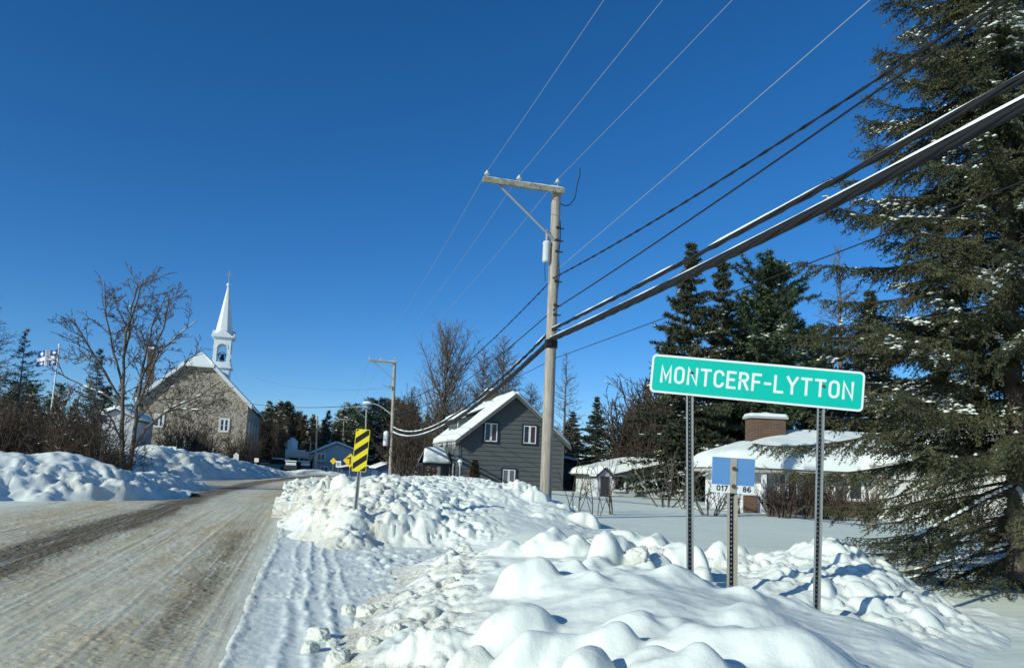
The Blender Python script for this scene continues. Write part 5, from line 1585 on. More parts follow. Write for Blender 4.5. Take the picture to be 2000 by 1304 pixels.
D = .53
dia = [(0, -D), (D, 0), (0, D), (-D, 0)]
sign_post('junction_sign', 'yellow diamond warning sign with a black side road symbol just left of the hazard marker', 684, 899, 56, dia, 'yellow', 935,
          extra=[('symbol', 'black', [[(-.045, -.28), (.045, -.28), (.045, .3), (-.045, .3)], [(-.26, .12), (-.046, .12), (-.046, .21), (-.26, .21)]]), ('tab', 'lightgrey', [[(.16, -.3), (.3, -.3), (.3, .3), (.16, .3)]])])
sign_post('warning_sign', 'smaller yellow diamond sign farther down the road beside the 50 sign', 651, 900, 118, dia, 'yellow', 935)
r5 = sign_post('speed_sign', 'small white speed limit sign reading 50', 661, 906, 90, rrect(.6, .75, .05), 'signwhite', 938)
c = at(661, 906, 90); f = np.array(r5.location); t5 = face_frame(c - f, YAWC)
mb = MB(); lettering(mb, '50', -.2, -.17, .34, .06, .06, .004, t5); mb.obj('number', M['black'], [o for o in r5.children if o.name.startswith('panel')][0])
sign_post('playground_sign', 'small square orange yellow sign with a black figure right of the lamp pole', 769, 916, 84, rrect(.52, .62, .04), 'yellow', 945, extra=[('symbol', 'black', [[(-.05, -.2), (.05, -.2), (.05, .12), (-.05, .12)], [(-.06, .14), (.06, .14), (.0, .22)]])])
pent = [(-.27, -.5), (.27, -.5), (.27, .28), (.0, .52), (-.27, .28)]
sign_post('road_sign', 'grey house shaped road sign seen from behind below the church', 461, 893, 78, pent, 'lightgrey', 917, extra=[('brace', 'grey', [[(-.02, -.5), (.02, -.5), (.02, .4), (-.02, .4)]])])
sign_post('road_sign', 'small pale sign on a thin post right of the house shaped sign', 501, 898, 88, rrect(.5, .45, .03), 'cream', 917)
pan = [[(-.3 + i * .21, -.27 + j * .28), (-.3 + i * .21 + .17, -.27 + j * .28), (-.3 + i * .21 + .17, -.27 + j * .28 + .22), (-.3 + i * .21, -.27 + j * .28 + .22)] for i in range(3) for j in range(2)]
sign_post('information_sign', 'small sign of brown and white tiles standing in the snow below the church', 335, 879, 60, rrect(.7, .6, .03), 'signwhite', 914, extra=[('tile', 'brown', [pan[0], pan[3], pan[4], pan[2]])])

# flagpole and flag
f = at(91, 872, 55); t = at(116, 676, 55)
fp = thing('flagpole', 'white peeling flagpole leaning right behind the left snow bank', 'flagpole', f)
mb = MB(); L = t - f; mb.tube([L * -.15, L], [.075, .045], 8); mb.obj('pole', M['white'], fp, smooth=True)
mb = MB(); a = np.linspace(-math.pi / 2, math.pi / 2, 7); mb.lathe([(max(.10 * math.cos(k), .001), .10 * math.sin(k)) for k in a], L + np.array([0, 0, .08]), 10); mb.obj('finial', M['white'], fp, smooth=True)
u, v = np.linspace(0, 1, 97), np.linspace(0, 1, 65); U, Vv = np.meshgrid(u, v, indexing='ij')
fw, fh = 1.65, 1.15
tp = f + L * .965; ud = L / np.linalg.norm(L)
X = -U * fw * .93; Z = -Vv * fh - .16 * U - .10 * U * U * np.sin(Vv * 3); Yw = .12 * U * np.sin(U * 7.5 + Vv * 1.6) + .05 * np.sin(U * 15 + 2)
P = tp + X[..., None] * np.array([math.cos(AZ), -math.sin(AZ), 0]) + Z[..., None] * ud + Yw[..., None] * np.array([math.sin(AZ), math.cos(AZ), 0])
white = (np.abs(U - .5) < .085) | (np.abs(Vv - .5) < .125)


def fleur(uu_, vv_):
    x = uu_ / .11; y = -vv_ / .165
    c = (np.abs(x) < .26 * (1 - np.abs(y) ** 2)) & (np.abs(y) < 1)
    side_ = ((np.hypot(np.abs(x) - .55, (y - .18) * .8) < .33) & (y < .5))
    bar = (np.abs(x) < .55) & (np.abs(y + .28) < .10)
    return c | side_ | bar


for cu in (.21, .79):
    for cv in (.19, .81): white |= fleur(U - cu, Vv - cv)
colr = np.where(white[..., None], np.array([.74, .75, .74]), np.array([.02, .07, .27]))
fm = mat('flag_cloth', rough=.8, build=lambda g: g.color(g.attr('cloth', 'Color')))
me = raw_mesh('flag', P.reshape(-1, 3), [grid_faces(97, 65)], fm, smooth=True, attrs={'cloth': colr.reshape(-1, 3)})
fo = link('flag', me); tag(fo, 'blue flag with white cross and white lilies flying from the leaning flagpole', 'flag')
so = fo.modifiers.new('thickness', 'SOLIDIFY'); so.thickness = .006


def car(label, px, py, Z, rz, bodym, w=1.8, l=4.4, h=1.5, van=False):
    p = at(px, py, Z); p[2] = 0.02
    root = thing('parked_car', label, 'car', p, rz, 'snow covered cars at the end of the road')
    prof = [(-l / 2, .35), (l / 2, .35), (l / 2, .75), (l / 2 - .1, .9), (l * .2, 1.0), (l * .2 - .1, 1.0), (-l / 2 + .1, 1.02), (-l / 2, .8)]
    mb = MB(); mb.prism([(-w / 2, y, z) for y, z in prof], (w, 0, 0)); mb.obj('body', M[bodym], root, bevel=.06)
    cab = [(l * .18, 1.0), (l * .04, h), (-l * .36, h), (-l * .46, 1.0)]
    mb = MB(); mb.prism([(-w / 2 + .1, y, z) for y, z in cab], (w - .2, 0, 0)); mb.obj('cabin', M['glass'], root, bevel=.05)
    mb = MB(); mb.box(-w / 2 + .06, w / 2 - .06, -l * .40, l * .08, h, h + .22); mb.box(-w / 2 + .1, w / 2 - .1, l * .2, l / 2 - .15, 1.0, 1.15); mb.box(-w / 2 + .15, w / 2 - .15, -l * .5 + .02, -l * .42, .98, h - .1)
    mb.obj('car_snow', M['softsnow'], root, bevel=.09)
    for sx in (-1, 1):
        for sy in (-1, 1):
            mb = MB(); mb.lathe([(.001, -.1), (.3, -.1), (.32, -.06), (.32, .06), (.3, .1), (.001, .1)], (0, 0, 0), 14)
            swap(mb, lambda q: (sx * (w / 2 - .08) + q[2], sy * l * .31 + q[0], .33 + q[1])); mb.obj('wheel', M['tyre'], root)
    for sx in (-1, 1):
        mb = MB(); mb.box(sx * w * .36 - .15, sx * w * .36 + .15, -l / 2 - .02, -l / 2 + .05, .68, .84); mb.obj('tail_light', M['rust'], root)
    return root


car('dark car with a snow covered roof parked where the road bends', 565, 921, 116, 0.1, 'carbody')
car('snow covered van parked left of the dark car behind the snow bank', 538, 917, 124, 1.2, 'carbody2', 1.9, 4.8, 1.8)
car('low dark car buried in snow right of the dark car', 583, 921, 122, 0.5, 'carbody')
# ------------------------------------------------------------------ trees
class Segs:
    """Many tapered limbs as one mesh."""

    def __init__(s): s.a = []; s.b = []; s.ra = []; s.rb = []

    def add(s, a, b, ra, rb): s.a.append(a); s.b.append(b); s.ra.append(ra); s.rb.append(rb)

    def arr(s):
        return np.array(s.a, float).reshape(-1, 3), np.array(s.b, float).reshape(-1, 3), np.array(s.ra, float), np.array(s.rb, float)


def seg_mesh(name, A, B, ra, rb, m, sides=4):
    T = B - A; L = np.linalg.norm(T, axis=1)[:, None] + 1e-9; T = T / L
    B = B + T * rb[:, None] * 0.4
    ref = np.where(np.abs(T[:, 2:3]) < .9, np.array([[0, 0, 1.0]]), np.array([[1.0, 0, 0]]))
    P = np.cross(T, ref); P /= np.linalg.norm(P, axis=1)[:, None] + 1e-9; Q = np.cross(T, P)
    a = np.linspace(0, 2 * math.pi, sides, endpoint=False)
    ring = np.cos(a)[None, :, None] * P[:, None] + np.sin(a)[None, :, None] * Q[:, None]
    V = np.concatenate([A[:, None] + ring * ra[:, None, None], B[:, None] + ring * rb[:, None, None]], 1)
    n = len(A); base = np.arange(n)[:, None] * 2 * sides; k = np.arange(sides)[None]; k2 = (k + 1) % sides
    q = np.stack([base + k, base + sides + k, base + sides + k2, base + k2], -1).reshape(-1, 4)
    return raw_mesh(name, V.reshape(-1, 3), [q], m, smooth=True)


def snow_caps(name, A, B, r, h, m=None):
    """Ridges of snow lying along the tops of limbs A-B of radius r."""
    n = len(A); t = np.linspace(0, 1, 4)
    C = A[:, None] * (1 - t)[None, :, None] + B[:, None] * t[None, :, None]
    T = B - A; S_ = np.stack([-T[:, 1], T[:, 0], 0 * T[:, 0]], 1); S_ /= np.linalg.norm(S_, axis=1)[:, None] + 1e-9
    prof = np.array([.35, 1, 1, .35])
    up = np.array([0, 0, 1.0])
    C = C + up * (r * 0.35)[:, None, None]
    Lf = C + S_[:, None] * (r * 1.1)[:, None, None] * prof[None, :, None]
    Rt = C - S_[:, None] * (r * 1.1)[:, None, None] * prof[None, :, None]
    Tp = C + up * (r * 0.7 + h)[:, None, None] * prof[None, :, None]
    V = np.stack([Lf, Tp, Rt], 2).reshape(-1, 3)
    base = (np.arange(n) * 12)[:, None, None]; i = np.arange(3)[None, :, None] * 3; j = np.arange(2)[None, None]
    q = np.stack([base + i + j, base + i + j + 1, base + i + j + 4, base + i + j + 3], -1).reshape(-1, 4)
    bot = np.stack([base[..., 0] + i[..., 0], base[..., 0] + i[..., 0] + 3, base[..., 0] + i[..., 0] + 5, base[..., 0] + i[..., 0] + 2], -1).reshape(-1, 4)
    return raw_mesh(name, V, [q, bot], m or M['softsnow'], smooth=True)


def limb(S_, rng, p, d, L, r, lev, P, out=None):
    """Recursive bare limb. P: dict of per-level lists."""
    n = max(2, int(L / P['seg'][lev])); st = L / n
    kids = P['kids'][lev] if lev < len(P['kids']) else 0
    pts = [p]; dirs = [d]
    w = P['wob'][lev]
    for i in range(n):
        d = d + np.array([rng.gauss(0, w), rng.gauss(0, w), rng.gauss(0, w) + P['up'][lev]])
        d = d / np.linalg.norm(d)
        r2 = max(r * (1 - 0.85 * (i + 1) / n) + P['rmin'] * 0.85, P['rmin'])
        r1 = max(r * (1 - 0.85 * i / n) + P['rmin'] * 0.85, P['rmin'])
        q = p + d * st
        S_.add(p, q, r1, r2); p = q; pts.append(p); dirs.append(d)
    if lev + 1 < len(P['len']):
        k = int(kids * L + rng.random()) if P.get('per_m', True) else kids
        for j in range(k):
            t = P['t0'][lev] + (1 - P['t0'][lev]) * (j + rng.random()) / k
            f = t * n; i = min(int(f), n - 1)
            b = pts[i] + (pts[i + 1] - pts[i]) * (f - i)
            ax = dirs[i + 1]
            a = rng.gauss(P['ang'][lev], 0.16); az = rng.uniform(0, 2 * math.pi)
            e = np.cross(ax, [0.3, 0.2, 1.0]); e /= np.linalg.norm(e) + 1e-9; g = np.cross(ax, e)
            nd = ax * math.cos(a) + (e * math.cos(az) + g * math.sin(az)) * math.sin(a)
            ln = P['len'][lev + 1] * (L if P['rel'] else 1) * (1 - 0.55 * t) * rng.uniform(.65, 1.25)
            rr_ = max(r * (1 - .8 * t) * P['rk'], P['rmin'])
            if ln > 0.06: limb(S_, rng, b, nd, ln, rr_, lev + 1, P)
    return pts


def tree_obj(name, label, cat, loc, meshes, group=None, rz=0, scale=1):
    o = thing(name, label, cat, loc, rz, group)
    if scale != 1: o.scale = (scale,) * 3 if np.isscalar(scale) else scale
    for nm, me in meshes:
        c = link(nm, me, o)
        if nm in ('branch_snow', 'limb_snow', 'dead_twigs'): c['kind'] = 'stuff'
    return o


def cap_pick(S_, rng, rmin, slope, keep, h):
    A, B, ra, rb = S_.arr(); T = B - A; L = np.linalg.norm(T, axis=1) + 1e-9
    m = (ra > rmin) & (np.abs(T[:, 2]) / L < slope) & (rng.rand(len(A)) < keep)
    return snow_caps('branch_snow', A[m], B[m], (ra[m] + rb[m]) / 2, h * (0.5 + ra[m] / ra.max()))


# --- the bare multi-stemmed tree on the left
rng = random.Random(21); nr = np.random.RandomState(21)
TB = at(238, 925, 41.0); TB[2] = 0.4
PM = dict(seg=[.45, .38, .3, .22, .16], wob=[.05, .09, .11, .13, .15], up=[.015, .02, .035, .05, .04], kids=[1.9, 4.2, 6.5, 8.0], t0=[.30, .18, .12, .10], ang=[.72, .78, .8, .7],
          len=[1, .50, .46, .42, .45], rel=True, rk=.6, rmin=.0095)
Sg = Segs(); TR = Segs()


def stem(path_px, Z, r, tail):
    """A stem that follows given picture points at depths Z, then side limbs grow from it."""
    pts = [at(x, y, z) - TB for (x, y), z in zip(path_px, Z)]
    Q = [pts[0]]
    for a, b in zip(pts[:-1], pts[1:]):
        k = max(2, int(np.linalg.norm(b - a) / .5))
        for i in range(1, k + 1): Q.append(a + (b - a) * i / k + np.array([rng.gauss(0, .02), rng.gauss(0, .05), 0]))
    n = len(Q) - 1; r = r * .84
    for i in range(n):
        Sg.add(Q[i], Q[i + 1], r * (1 - .86 * i / n) + .01, r * (1 - .86 * (i + 1) / n) + .01)
        if i / n > tail and rng.random() < .92:
            for _ in range(2 if rng.random() < .55 else 1):
                ax = Q[i + 1] - Q[i]; ax /= np.linalg.norm(ax); az = rng.uniform(0, 6.28); a = rng.gauss(.8, .2)
                e = np.cross(ax, [.3, .2, 1]); e /= np.linalg.norm(e); g = np.cross(ax, e)
                nd = ax * math.cos(a) + (e * math.cos(az) + g * math.sin(az)) * math.sin(a)
                ln = rng.uniform(1.0, 2.7) * (1.15 - .55 * i / n)
                limb(Sg, rng, Q[i], nd, ln, max(.030 * (1 - .6 * i / n), .012), 1, PM)


Z0 = 41
stem([(238, 925), (238, 850), (240, 770), (241, 700), (246, 650), (262, 600), (280, 545)], [41, 41, 41, 41, 41, 40.8, 40.5], .165, .42)
stem([(240, 800), (236, 740), (222, 690), (208, 620), (203, 548)], [41, 41, 41.2, 41.5, 41.8], .095, .25)
stem([(241, 700), (252, 650), (256, 600), (268, 565), (296, 545)], [41, 41.2, 41.5, 42, 42.2], .075, .2)
stem([(237, 785), (215, 745), (182, 690), (150, 640), (128, 612)], [41, 40.7, 40.2, 39.5, 39], .085, .2)
stem([(236, 790), (205, 770), (160, 752), (125, 735), (112, 705)], [41, 41.3, 41.8, 42.3, 42.5], .075, .25)
stem([(252, 925), (262, 860), (268, 800), (275, 740), (300, 690), (320, 640), (332, 575)], [41, 41, 41, 41, 41, 41, 41], .15, .38)
stem([(270, 790), (290, 735), (312, 690), (345, 655), (385, 625)], [41, 40.8, 40.4, 40, 39.6], .085, .25)
stem([(275, 740), (285, 690), (296, 640), (318, 590), (365, 570)], [41, 41.4, 41.8, 42, 42.4], .075, .2)
stem([(256, 880), (285, 838), (318, 808), (350, 790), (395, 770), (430, 745)], [41, 40.6, 40, 39.4, 38.8, 38.2], .11, .3)
stem([(320, 806), (350, 798), (390, 800), (425, 812)], [40, 39.6, 39, 38.6], .055, .15)
stem([(246, 915), (238, 860), (222, 822), (200, 800), (182, 792)], [41, 40.6, 40, 39.6, 39], .07, .35)
stem([(266, 820), (300, 782), (340, 745), (368, 700), (395, 690)], [41, 41.2, 41.5, 41.8, 42], .06, .2)
A, B, ra, rb = Sg.arr()
big = ra > .028
meshes = [('trunk', seg_mesh('trunk', A[big], B[big], ra[big], rb[big], M['bark'], 6)), ('crown', seg_mesh('crown', A[~big], B[~big], ra[~big], rb[~big], M['bark'], 3)),
          ('branch_snow', cap_pick(Sg, nr, .026, .72, .6, .035))]
tree_obj('bare_tree', 'wide leafless tree with several stems and snow along its limbs left of the church', 'tree', TB, meshes)
# small dead spruce at its foot and stems beside it


# --- conifers
def frond_twigs(rng, p, d, L, step, slen, droop=.15, flat=.25):
    """A branch axis and its side twigs: returns arrays of twig ends."""
    n = max(3, int(L / step)); P0 = []; P1 = []
    ax = np.array(d, float); side = np.cross(ax, [0, 0, 1.0]); side /= np.linalg.norm(side) + 1e-9
    p = np.array(p, float); st = L / n
    for i in range(n):
        t = (i + .5) / n
        ax2 = ax + np.array([0, 0, -droop * (1 - t) + .12 * t]) ; ax2 /= np.linalg.norm(ax2)
        q = p + ax2 * st
        P0.append(p); P1.append(q)
        for s in (-1, 1):
            l = slen * (1 - .75 * t) * rng.uniform(.6, 1.2) * min(1, .45 + 2.2 * t)
            dv = ax2 * rng.uniform(.5, .9) + side * s * rng.uniform(.6, 1.0) + np.array([0, 0, rng.gauss(-.18, flat)])
            dv /= np.linalg.norm(dv); P0.append(p + (q - p) * rng.random()); P1.append(P0[-1] + dv * l)
        p = q
    return P0, P1


def needle_tris(P0, P1, n, ln, wd, nr, fwd=.55, name='crown', m=None):
    P0 = np.asarray(P0); P1 = np.asarray(P1); k = len(P0)
    T = P1 - P0; L = np.linalg.norm(T, axis=1)[:, None] + 1e-9; A = T / L
    cnt = np.maximum((n * L[:, 0]).astype(int), 3)
    idx = np.repeat(np.arange(k), cnt); m_ = len(idx)
    A = A[idx]; t = nr.rand(m_)[:, None] * 1.02
    ref = nr.randn(m_, 3); R = np.cross(A, ref); R /= np.linalg.norm(R, axis=1)[:, None] + 1e-9
    dr = R * (1 - fwd * .5) + A * fwd; dr /= np.linalg.norm(dr, axis=1)[:, None]
    W = np.cross(dr, nr.randn(m_, 3)); W /= np.linalg.norm(W, axis=1)[:, None] + 1e-9
    c = P0[idx] + T[idx] * t; s = (.7 + .6 * nr.rand(m_))[:, None]
    V = np.stack([c - W * wd / 2, c + W * wd / 2, c + dr * ln * s], 1).reshape(-1, 3)
    return raw_mesh(name, V, [np.arange(3 * m_).reshape(-1, 3)], m)


def blobs(name, C, r, nr, flat=.6, m=None):
    """Small lumps of snow (low octahedral blobs) at the points C."""
    C = np.asarray(C); n = len(C)
    base = np.array([(1, 0, 0), (.5, .87, 0), (-.5, .87, 0), (-1, 0, 0), (-.5, -.87, 0), (.5, -.87, 0), (0, 0, 1), (0, 0, -.45)])
    F3 = np.array([(0, 1, 6), (1, 2, 6), (2, 3, 6), (3, 4, 6), (4, 5, 6), (5, 0, 6), (1, 0, 7), (2, 1, 7), (3, 2, 7), (4, 3, 7), (5, 4, 7), (0, 5, 7)])
    a = nr.rand(n) * 6.28; sx = 1.0 + .9 * nr.rand(n); rr2 = r * (.5 + .9 * nr.rand(n))
    x = base[None, :, 0] * sx[:, None]; y = np.broadcast_to(base[None, :, 1], x.shape) * .8
    V = np.stack([x * np.cos(a)[:, None] - y * np.sin(a)[:, None], x * np.sin(a)[:, None] + y * np.cos(a)[:, None], np.broadcast_to(base[None, :, 2], x.shape) * flat], -1)
    V = V * rr2[:, None, None] + C[:, None]; V += nr.randn(*V.shape) * (r * .12)
    return raw_mesh(name, V.reshape(-1, 3), [(np.arange(n) * 8)[:, None, None].repeat(12, 1) + F3[None]] if False else [((np.arange(n) * 8)[:, None, None] + F3[None]).reshape(-1, 3)], m or M['softsnow'], smooth=True)


def conifer(seed, H, R, kind='spruce', dens=1.0, snow=0.0, ln=.16, wd=.05, npm=26, bare=.06, m='needles2', irr=.25, step=.22):
    """Meshes of a conifer with height H and lower radius R."""
    rng = random.Random(seed); nr = np.random.RandomState(seed)
    P0, P1 = [], []; S_ = Segs(); top = []
    nseg = 10; tr = max(.012 * H, .05)
    for i in range(nseg): S_.add(np.array([0, 0, H * i / nseg - (.4 if i == 0 else 0)]), np.array([0, 0, H * (i + 1) / nseg]), tr * (1 - i / nseg) + .01, tr * (1 - (i + 1) / nseg) + .01)
    z = H * bare; nb = 0
    ph = rng.uniform(0, 6)
    while z < H * .985:
        t = z / H
        if kind == 'pine': rad = R * (math.sin(min(1, (1 - t) * 1.55 + .10) * math.pi * .60) ** .75) * (.75 + .25 * math.sin(t * 23 + ph))
        else: rad = R * ((1 - t) ** .85) * (.93 + .12 * math.sin(t * 31 + ph)) + .08
        for b in range(int(round(rng.uniform(4, 6) * dens))):
            az = rng.uniform(0, 6.283); l = rad * (1 + rng.gauss(0, irr)) * (.85 + .25 * math.sin(az * 2 + ph))
            l = max(l, .12)
            el = (.45 if kind == 'pine' else -.22 + .75 * t ** 1.6) + rng.gauss(0, .12)
            d = np.array([math.cos(az) * math.cos(el), math.sin(az) * math.cos(el), math.sin(el)])
            p = np.array([0, 0, z + rng.uniform(-.1, .1)])
            if l > .6: S_.add(p, p + d * l * .7, max(.012 * l, .008), .006)
            a, c = frond_twigs(rng, p + d * l * .12, d, l * .9, step * (1 + .1 * l), min(.55, .34 * l + .08), droop=.10 if kind != 'pine' else -.05, flat=.25 if kind != 'pine' else .5)
            P0 += a; P1 += c
        z += rng.uniform(.20, .34) * (H / 12 + .35) / (1.1 if kind != 'pine' else 1.0)
    P0 = np.array(P0); P1 = np.array(P1)
    A, B, ra, rb = S_.arr()
    out = [('trunk', seg_mesh('trunk', A, B, ra, rb, M['spruce_bark'], 5)), ('crown', needle_tris(P0, P1, npm, ln, wd, nr, .55, 'crown', M[m]))]
    if snow:
        mid = (P0 + P1) / 2; clump = fbm(mid[:, 0] * 1.3 + mid[:, 1] * .7, mid[:, 2] * 1.3 + mid[:, 1] * .6, 3, seed % 50)
        pick = clump + .25 * nr.rand(len(mid)) > (.62 - snow)
        C = mid[pick] + np.array([0, 0, .035])
        if len(C): out.append(('branch_snow', blobs('branch_snow', C, ln * .50, nr, .5)))
    return out


def place(px, py_top, Z, meshes, H, name, label, cat, group=None, rz=0, sxy=1.0, zb=None):
    """Stand a copy of a tree so that its tip meets a picture height at depth Z."""
    t = at(px, py_top, Z); g = float(np.maximum(G(t[0:1], t[1:2]), 0)[0]) if zb is None else zb
    s = (t[2] - g) / H
    return tree_obj(name, label, cat, (t[0], t[1], g - .1), meshes, group, rz, (s * sxy, s * sxy, s))


# behind the bungalow
sA = conifer(41, 17, 3.6, dens=2.1, snow=.10, ln=.26, wd=.10, npm=40)
sB = conifer(42, 17, 2.9, dens=2.0, snow=.08, ln=.26, wd=.10, npm=40)
pA = conifer(43, 16, 4.2, 'pine', dens=2.0, snow=.02, ln=.28, wd=.075, npm=52, m='pineneedles', irr=.35)
place(1352, 466, 46, sA, 17, 'spruce_tree', 'tall dark spruce behind the left end of the town sign', 'tree', zb=.4, sxy=1.0)
place(1412, 488, 50, sB, 17, 'spruce_tree', 'narrow dark spruce squeezed between the tall spruce and the broad pine', 'tree', zb=.4, rz=1.0, sxy=1.0)
place(1512, 512, 48, pA, 16, 'pine_tree', 'broad round topped green pine behind the middle of the town sign', 'tree', zb=.4, sxy=1.12)
place(1455, 560, 58, sB, 17, 'spruce_tree', 'half hidden spruce behind the bungalow chimney', 'tree', zb=.4, rz=2.0, sxy=1.0)
place(1590, 640, 56, pA, 16, 'pine_tree', 'dark pine between the broad pine and the big near spruce', 'tree', zb=.4, rz=2.4, sxy=1.0)
place(1310, 650, 68, sA, 17, 'spruce_tree', 'shorter spruce just left of the town sign behind bare brush', 'tree', zb=.4, rz=2.2, sxy=1.15)
place(1265, 745, 70, sB, 17, 'spruce_tree', 'low dark spruce left of the town sign above the white outbuilding', 'tree', zb=.4, rz=.4, sxy=1.2)
place(1166, 770, 58, sA, 17, 'spruce_tree', 'small pointed spruce between the clapboard house and the town sign', 'tree', zb=.4, rz=3.0, sxy=1.15)
place(1120, 800, 70, sB, 17, 'spruce_tree', 'dark spruce right behind the clapboard house', 'tree', zb=.4, rz=4.0, sxy=1.5)
place(1225, 800, 66, sA, 17, 'spruce_tree', 'dim spruce behind the small pointed spruce', 'tree', zb=.4, rz=5.0, sxy=1.4)
place(1700, 560, 60, sA, 17, 'spruce_tree', 'spruce seen through the boughs of the big near spruce', 'tree', zb=.4, rz=5.0, sxy=1.2)
place(1830, 600, 52, sB, 17, 'spruce_tree', 'spruce behind the garage roof and the big near spruce', 'tree', zb=.4, rz=1.6, sxy=1.4)

# left side conifers
place(52, 640, 62, conifer(51, 12, 3.0, dens=.7, snow=.12, ln=.24, wd=.05, npm=22, irr=.35, bare=.25), 12, 'spruce_tree', 'thin ragged spruce at the left edge behind the flag', 'tree')
place(196, 676, 64, conifer(52, 12, 3.2, dens=1.2, snow=.14, ln=.24, wd=.05, npm=24), 12, 'spruce_tree', 'dark spruce behind the left limbs of the bare tree', 'tree', sxy=.9)
place(10, 770, 60, sB, 17, 'spruce_tree', 'dark spruce low at the left edge behind brush', 'tree', sxy=1.2)
place(150, 775, 66, sA, 17, 'spruce_tree', 'dark spruce between the flagpole and the bare tree', 'tree', sxy=1.3)
place(105, 800, 58, sA, 17, 'spruce_tree', 'broad low spruce behind the foot of the flagpole', 'tree', rz=2, sxy=1.6)

# --- the wood beyond the village
wood = [conifer(60 + k, 11, 2.4 + .3 * k, dens=.9, snow=.10 + .03 * k, ln=.34, wd=.09, npm=11, step=.34) for k in range(4)] + [conifer(70, 11, 3.0, 'pine', dens=1.0, snow=.08, ln=.36, wd=.08, npm=15, step=.34, m='pineneedles')]
rng = random.Random(8)
sky_line = [(495, 795), (515, 785), (540, 778), (562, 780), (590, 792), (610, 806), (640, 800), (660, 790), (700, 782), (730, 782), (752, 772), (790, 775), (830, 800), (870, 820)]
n = 0
for k in range(150):
    px = rng.uniform(478, 880); Z = rng.uniform(150, 215)
    lim = np.interp(px, [a for a, b in sky_line], [b for a, b in sky_line])
    py = lim + abs(rng.gauss(0, 16)) + (0 if rng.random() < .45 else rng.uniform(5, 40))
    if py > 890: continue
    pine = 640 < px < 770 and rng.random() < .6
    place(px, py, Z, wood[4] if pine else wood[rng.randrange(4)], 11, 'pine_tree' if pine else 'fir_tree', 'round topped pine in the dark wood beyond the village' if pine else 'snow dusted conifer in the dark wood beyond the village', 'tree',
          'pines in the wood beyond the village' if pine else 'conifers in the wood beyond the village', rng.uniform(0, 6), rng.uniform(.9, 1.5))
for px, py, Z in ((525, 796, 158), (548, 788, 162), (500, 810, 165), (576, 814, 160), (512, 826, 155), (560, 826, 156), (592, 818, 158)):
    place(px, py, Z, wood[rng.randrange(4)], 11, 'fir_tree', 'tall snowy conifer at the edge of the wood between church and blue house', 'tree', 'conifers between the church and the blue house', rng.uniform(0, 6), 1.25)
for k in range(26):
    px = rng.uniform(-40, 330); py = 742 + rng.uniform(0, 60); Z = rng.uniform(92, 135)
    place(px, py, Z, wood[rng.randrange(5)], 11, 'fir_tree', 'conifer in the hazy row behind the church and the flag', 'tree', 'conifers behind the church and flag', rng.uniform(0, 6), rng.uniform(1.0, 1.6))
for k in range(22):
    px = rng.uniform(1040, 1420) if k < 12 else rng.uniform(1500, 2050); py = 815 + rng.uniform(0, 50); Z = rng.uniform(80, 110)
    place(px, py, Z, wood[rng.randrange(5)], 11, 'fir_tree', 'conifer in the background behind the houses on the right', 'tree', 'conifers behind the houses on the right', rng.uniform(0, 6), rng.uniform(1.0, 1.6))


# --- leafless larches and other bare trees
def larch(seed, H, R, shape='larch', kids=5.0, rmin=.008, m='larchtwig', el0=.35, full=.5, gap=(.16, .30)):
    rng = random.Random(seed); S_ = Segs(); tr = .012 * H + .03; n = 14; x = y = 0.0; pts = [np.array([0, 0, -.4])]
    for i in range(n):
        x += rng.gauss(0, .03); y += rng.gauss(0, .03); pts.append(np.array([x, y, H * (i + 1) / n]))
        S_.add(pts[i], pts[i + 1], tr * (1 - i / n) + .012, tr * (1 - (i + 1) / n) + .012)
    P = dict(seg=[.5, .45, .4], wob=[.05, .09, .12], up=[.03, .02, .02], kids=[kids, kids * .9], t0=[.08, .1], ang=[.75, .7], len=[1, .34, .40], rel=True, rk=.5, rmin=rmin)
    z = H * .14
    while z < H * .98:
        t = z / H
        rad = R * (math.sin(math.pi * min(1, t * (1 / (2 * full)))) if t < full else math.cos((t - full) / (1 - full) * math.pi / 2) ** .8) if shape == 'oval' else R * (1 - t) ** .8 + .25
        for b in range(rng.choice((2, 3))):
            az = rng.uniform(0, 6.283); el = el0 + .5 * t + rng.gauss(0, .12); l = max(rad, .25) * rng.uniform(.7, 1.2) / max(math.cos(el), .5)
            d = np.array([math.cos(az) * math.cos(el), math.sin(az) * math.cos(el), math.sin(el)])
            f = z / H * n; i = min(int(f), n - 1); p = pts[i] + (pts[i + 1] - pts[i]) * (f - i)
            limb(S_, rng, p, d, l, .0085 * l + .006, 0, P)
        z += rng.uniform(*gap)
    A, B, ra, rb = S_.arr(); big = np.arange(len(A)) < n
    return [('trunk', seg_mesh('trunk', A[big], B[big], ra[big], rb[big], M['spruce_bark'], 6)), ('crown', seg_mesh('crown', A[~big], B[~big], ra[~big], rb[~big], M[m], 3))]


lA = larch(81, 15, 3.2, 'oval', 2.1, el0=.80, full=.40, rmin=.0075, gap=(.22, .40))
lB = larch(82, 14, 3.8, 'larch', 5.6, el0=.15, gap=(.11, .2))
lC = larch(83, 13, 2.4, 'larch', 4.6, el0=.12)
place(878, 640, 78, lA, 15, 'larch_tree', 'tall egg shaped leafless larch behind the left side of the clapboard house', 'tree')
place(988, 652, 80, lB, 14, 'larch_tree', 'broad leafless larch right behind the clapboard house roof', 'tree', sxy=1.1)
place(946, 676, 84, lB, 14, 'larch_tree', 'leafless larch tucked left of the broad one behind the clapboard house', 'tree', rz=2.0, sxy=.9)
place(1036, 745, 88, lB, 14, 'larch_tree', 'lower larch behind the tall utility pole', 'tree', rz=3.5, sxy=1.3)
place(1107, 684, 66, lC, 13, 'larch_tree', 'slim leafless larch just right of the tall utility pole', 'tree')
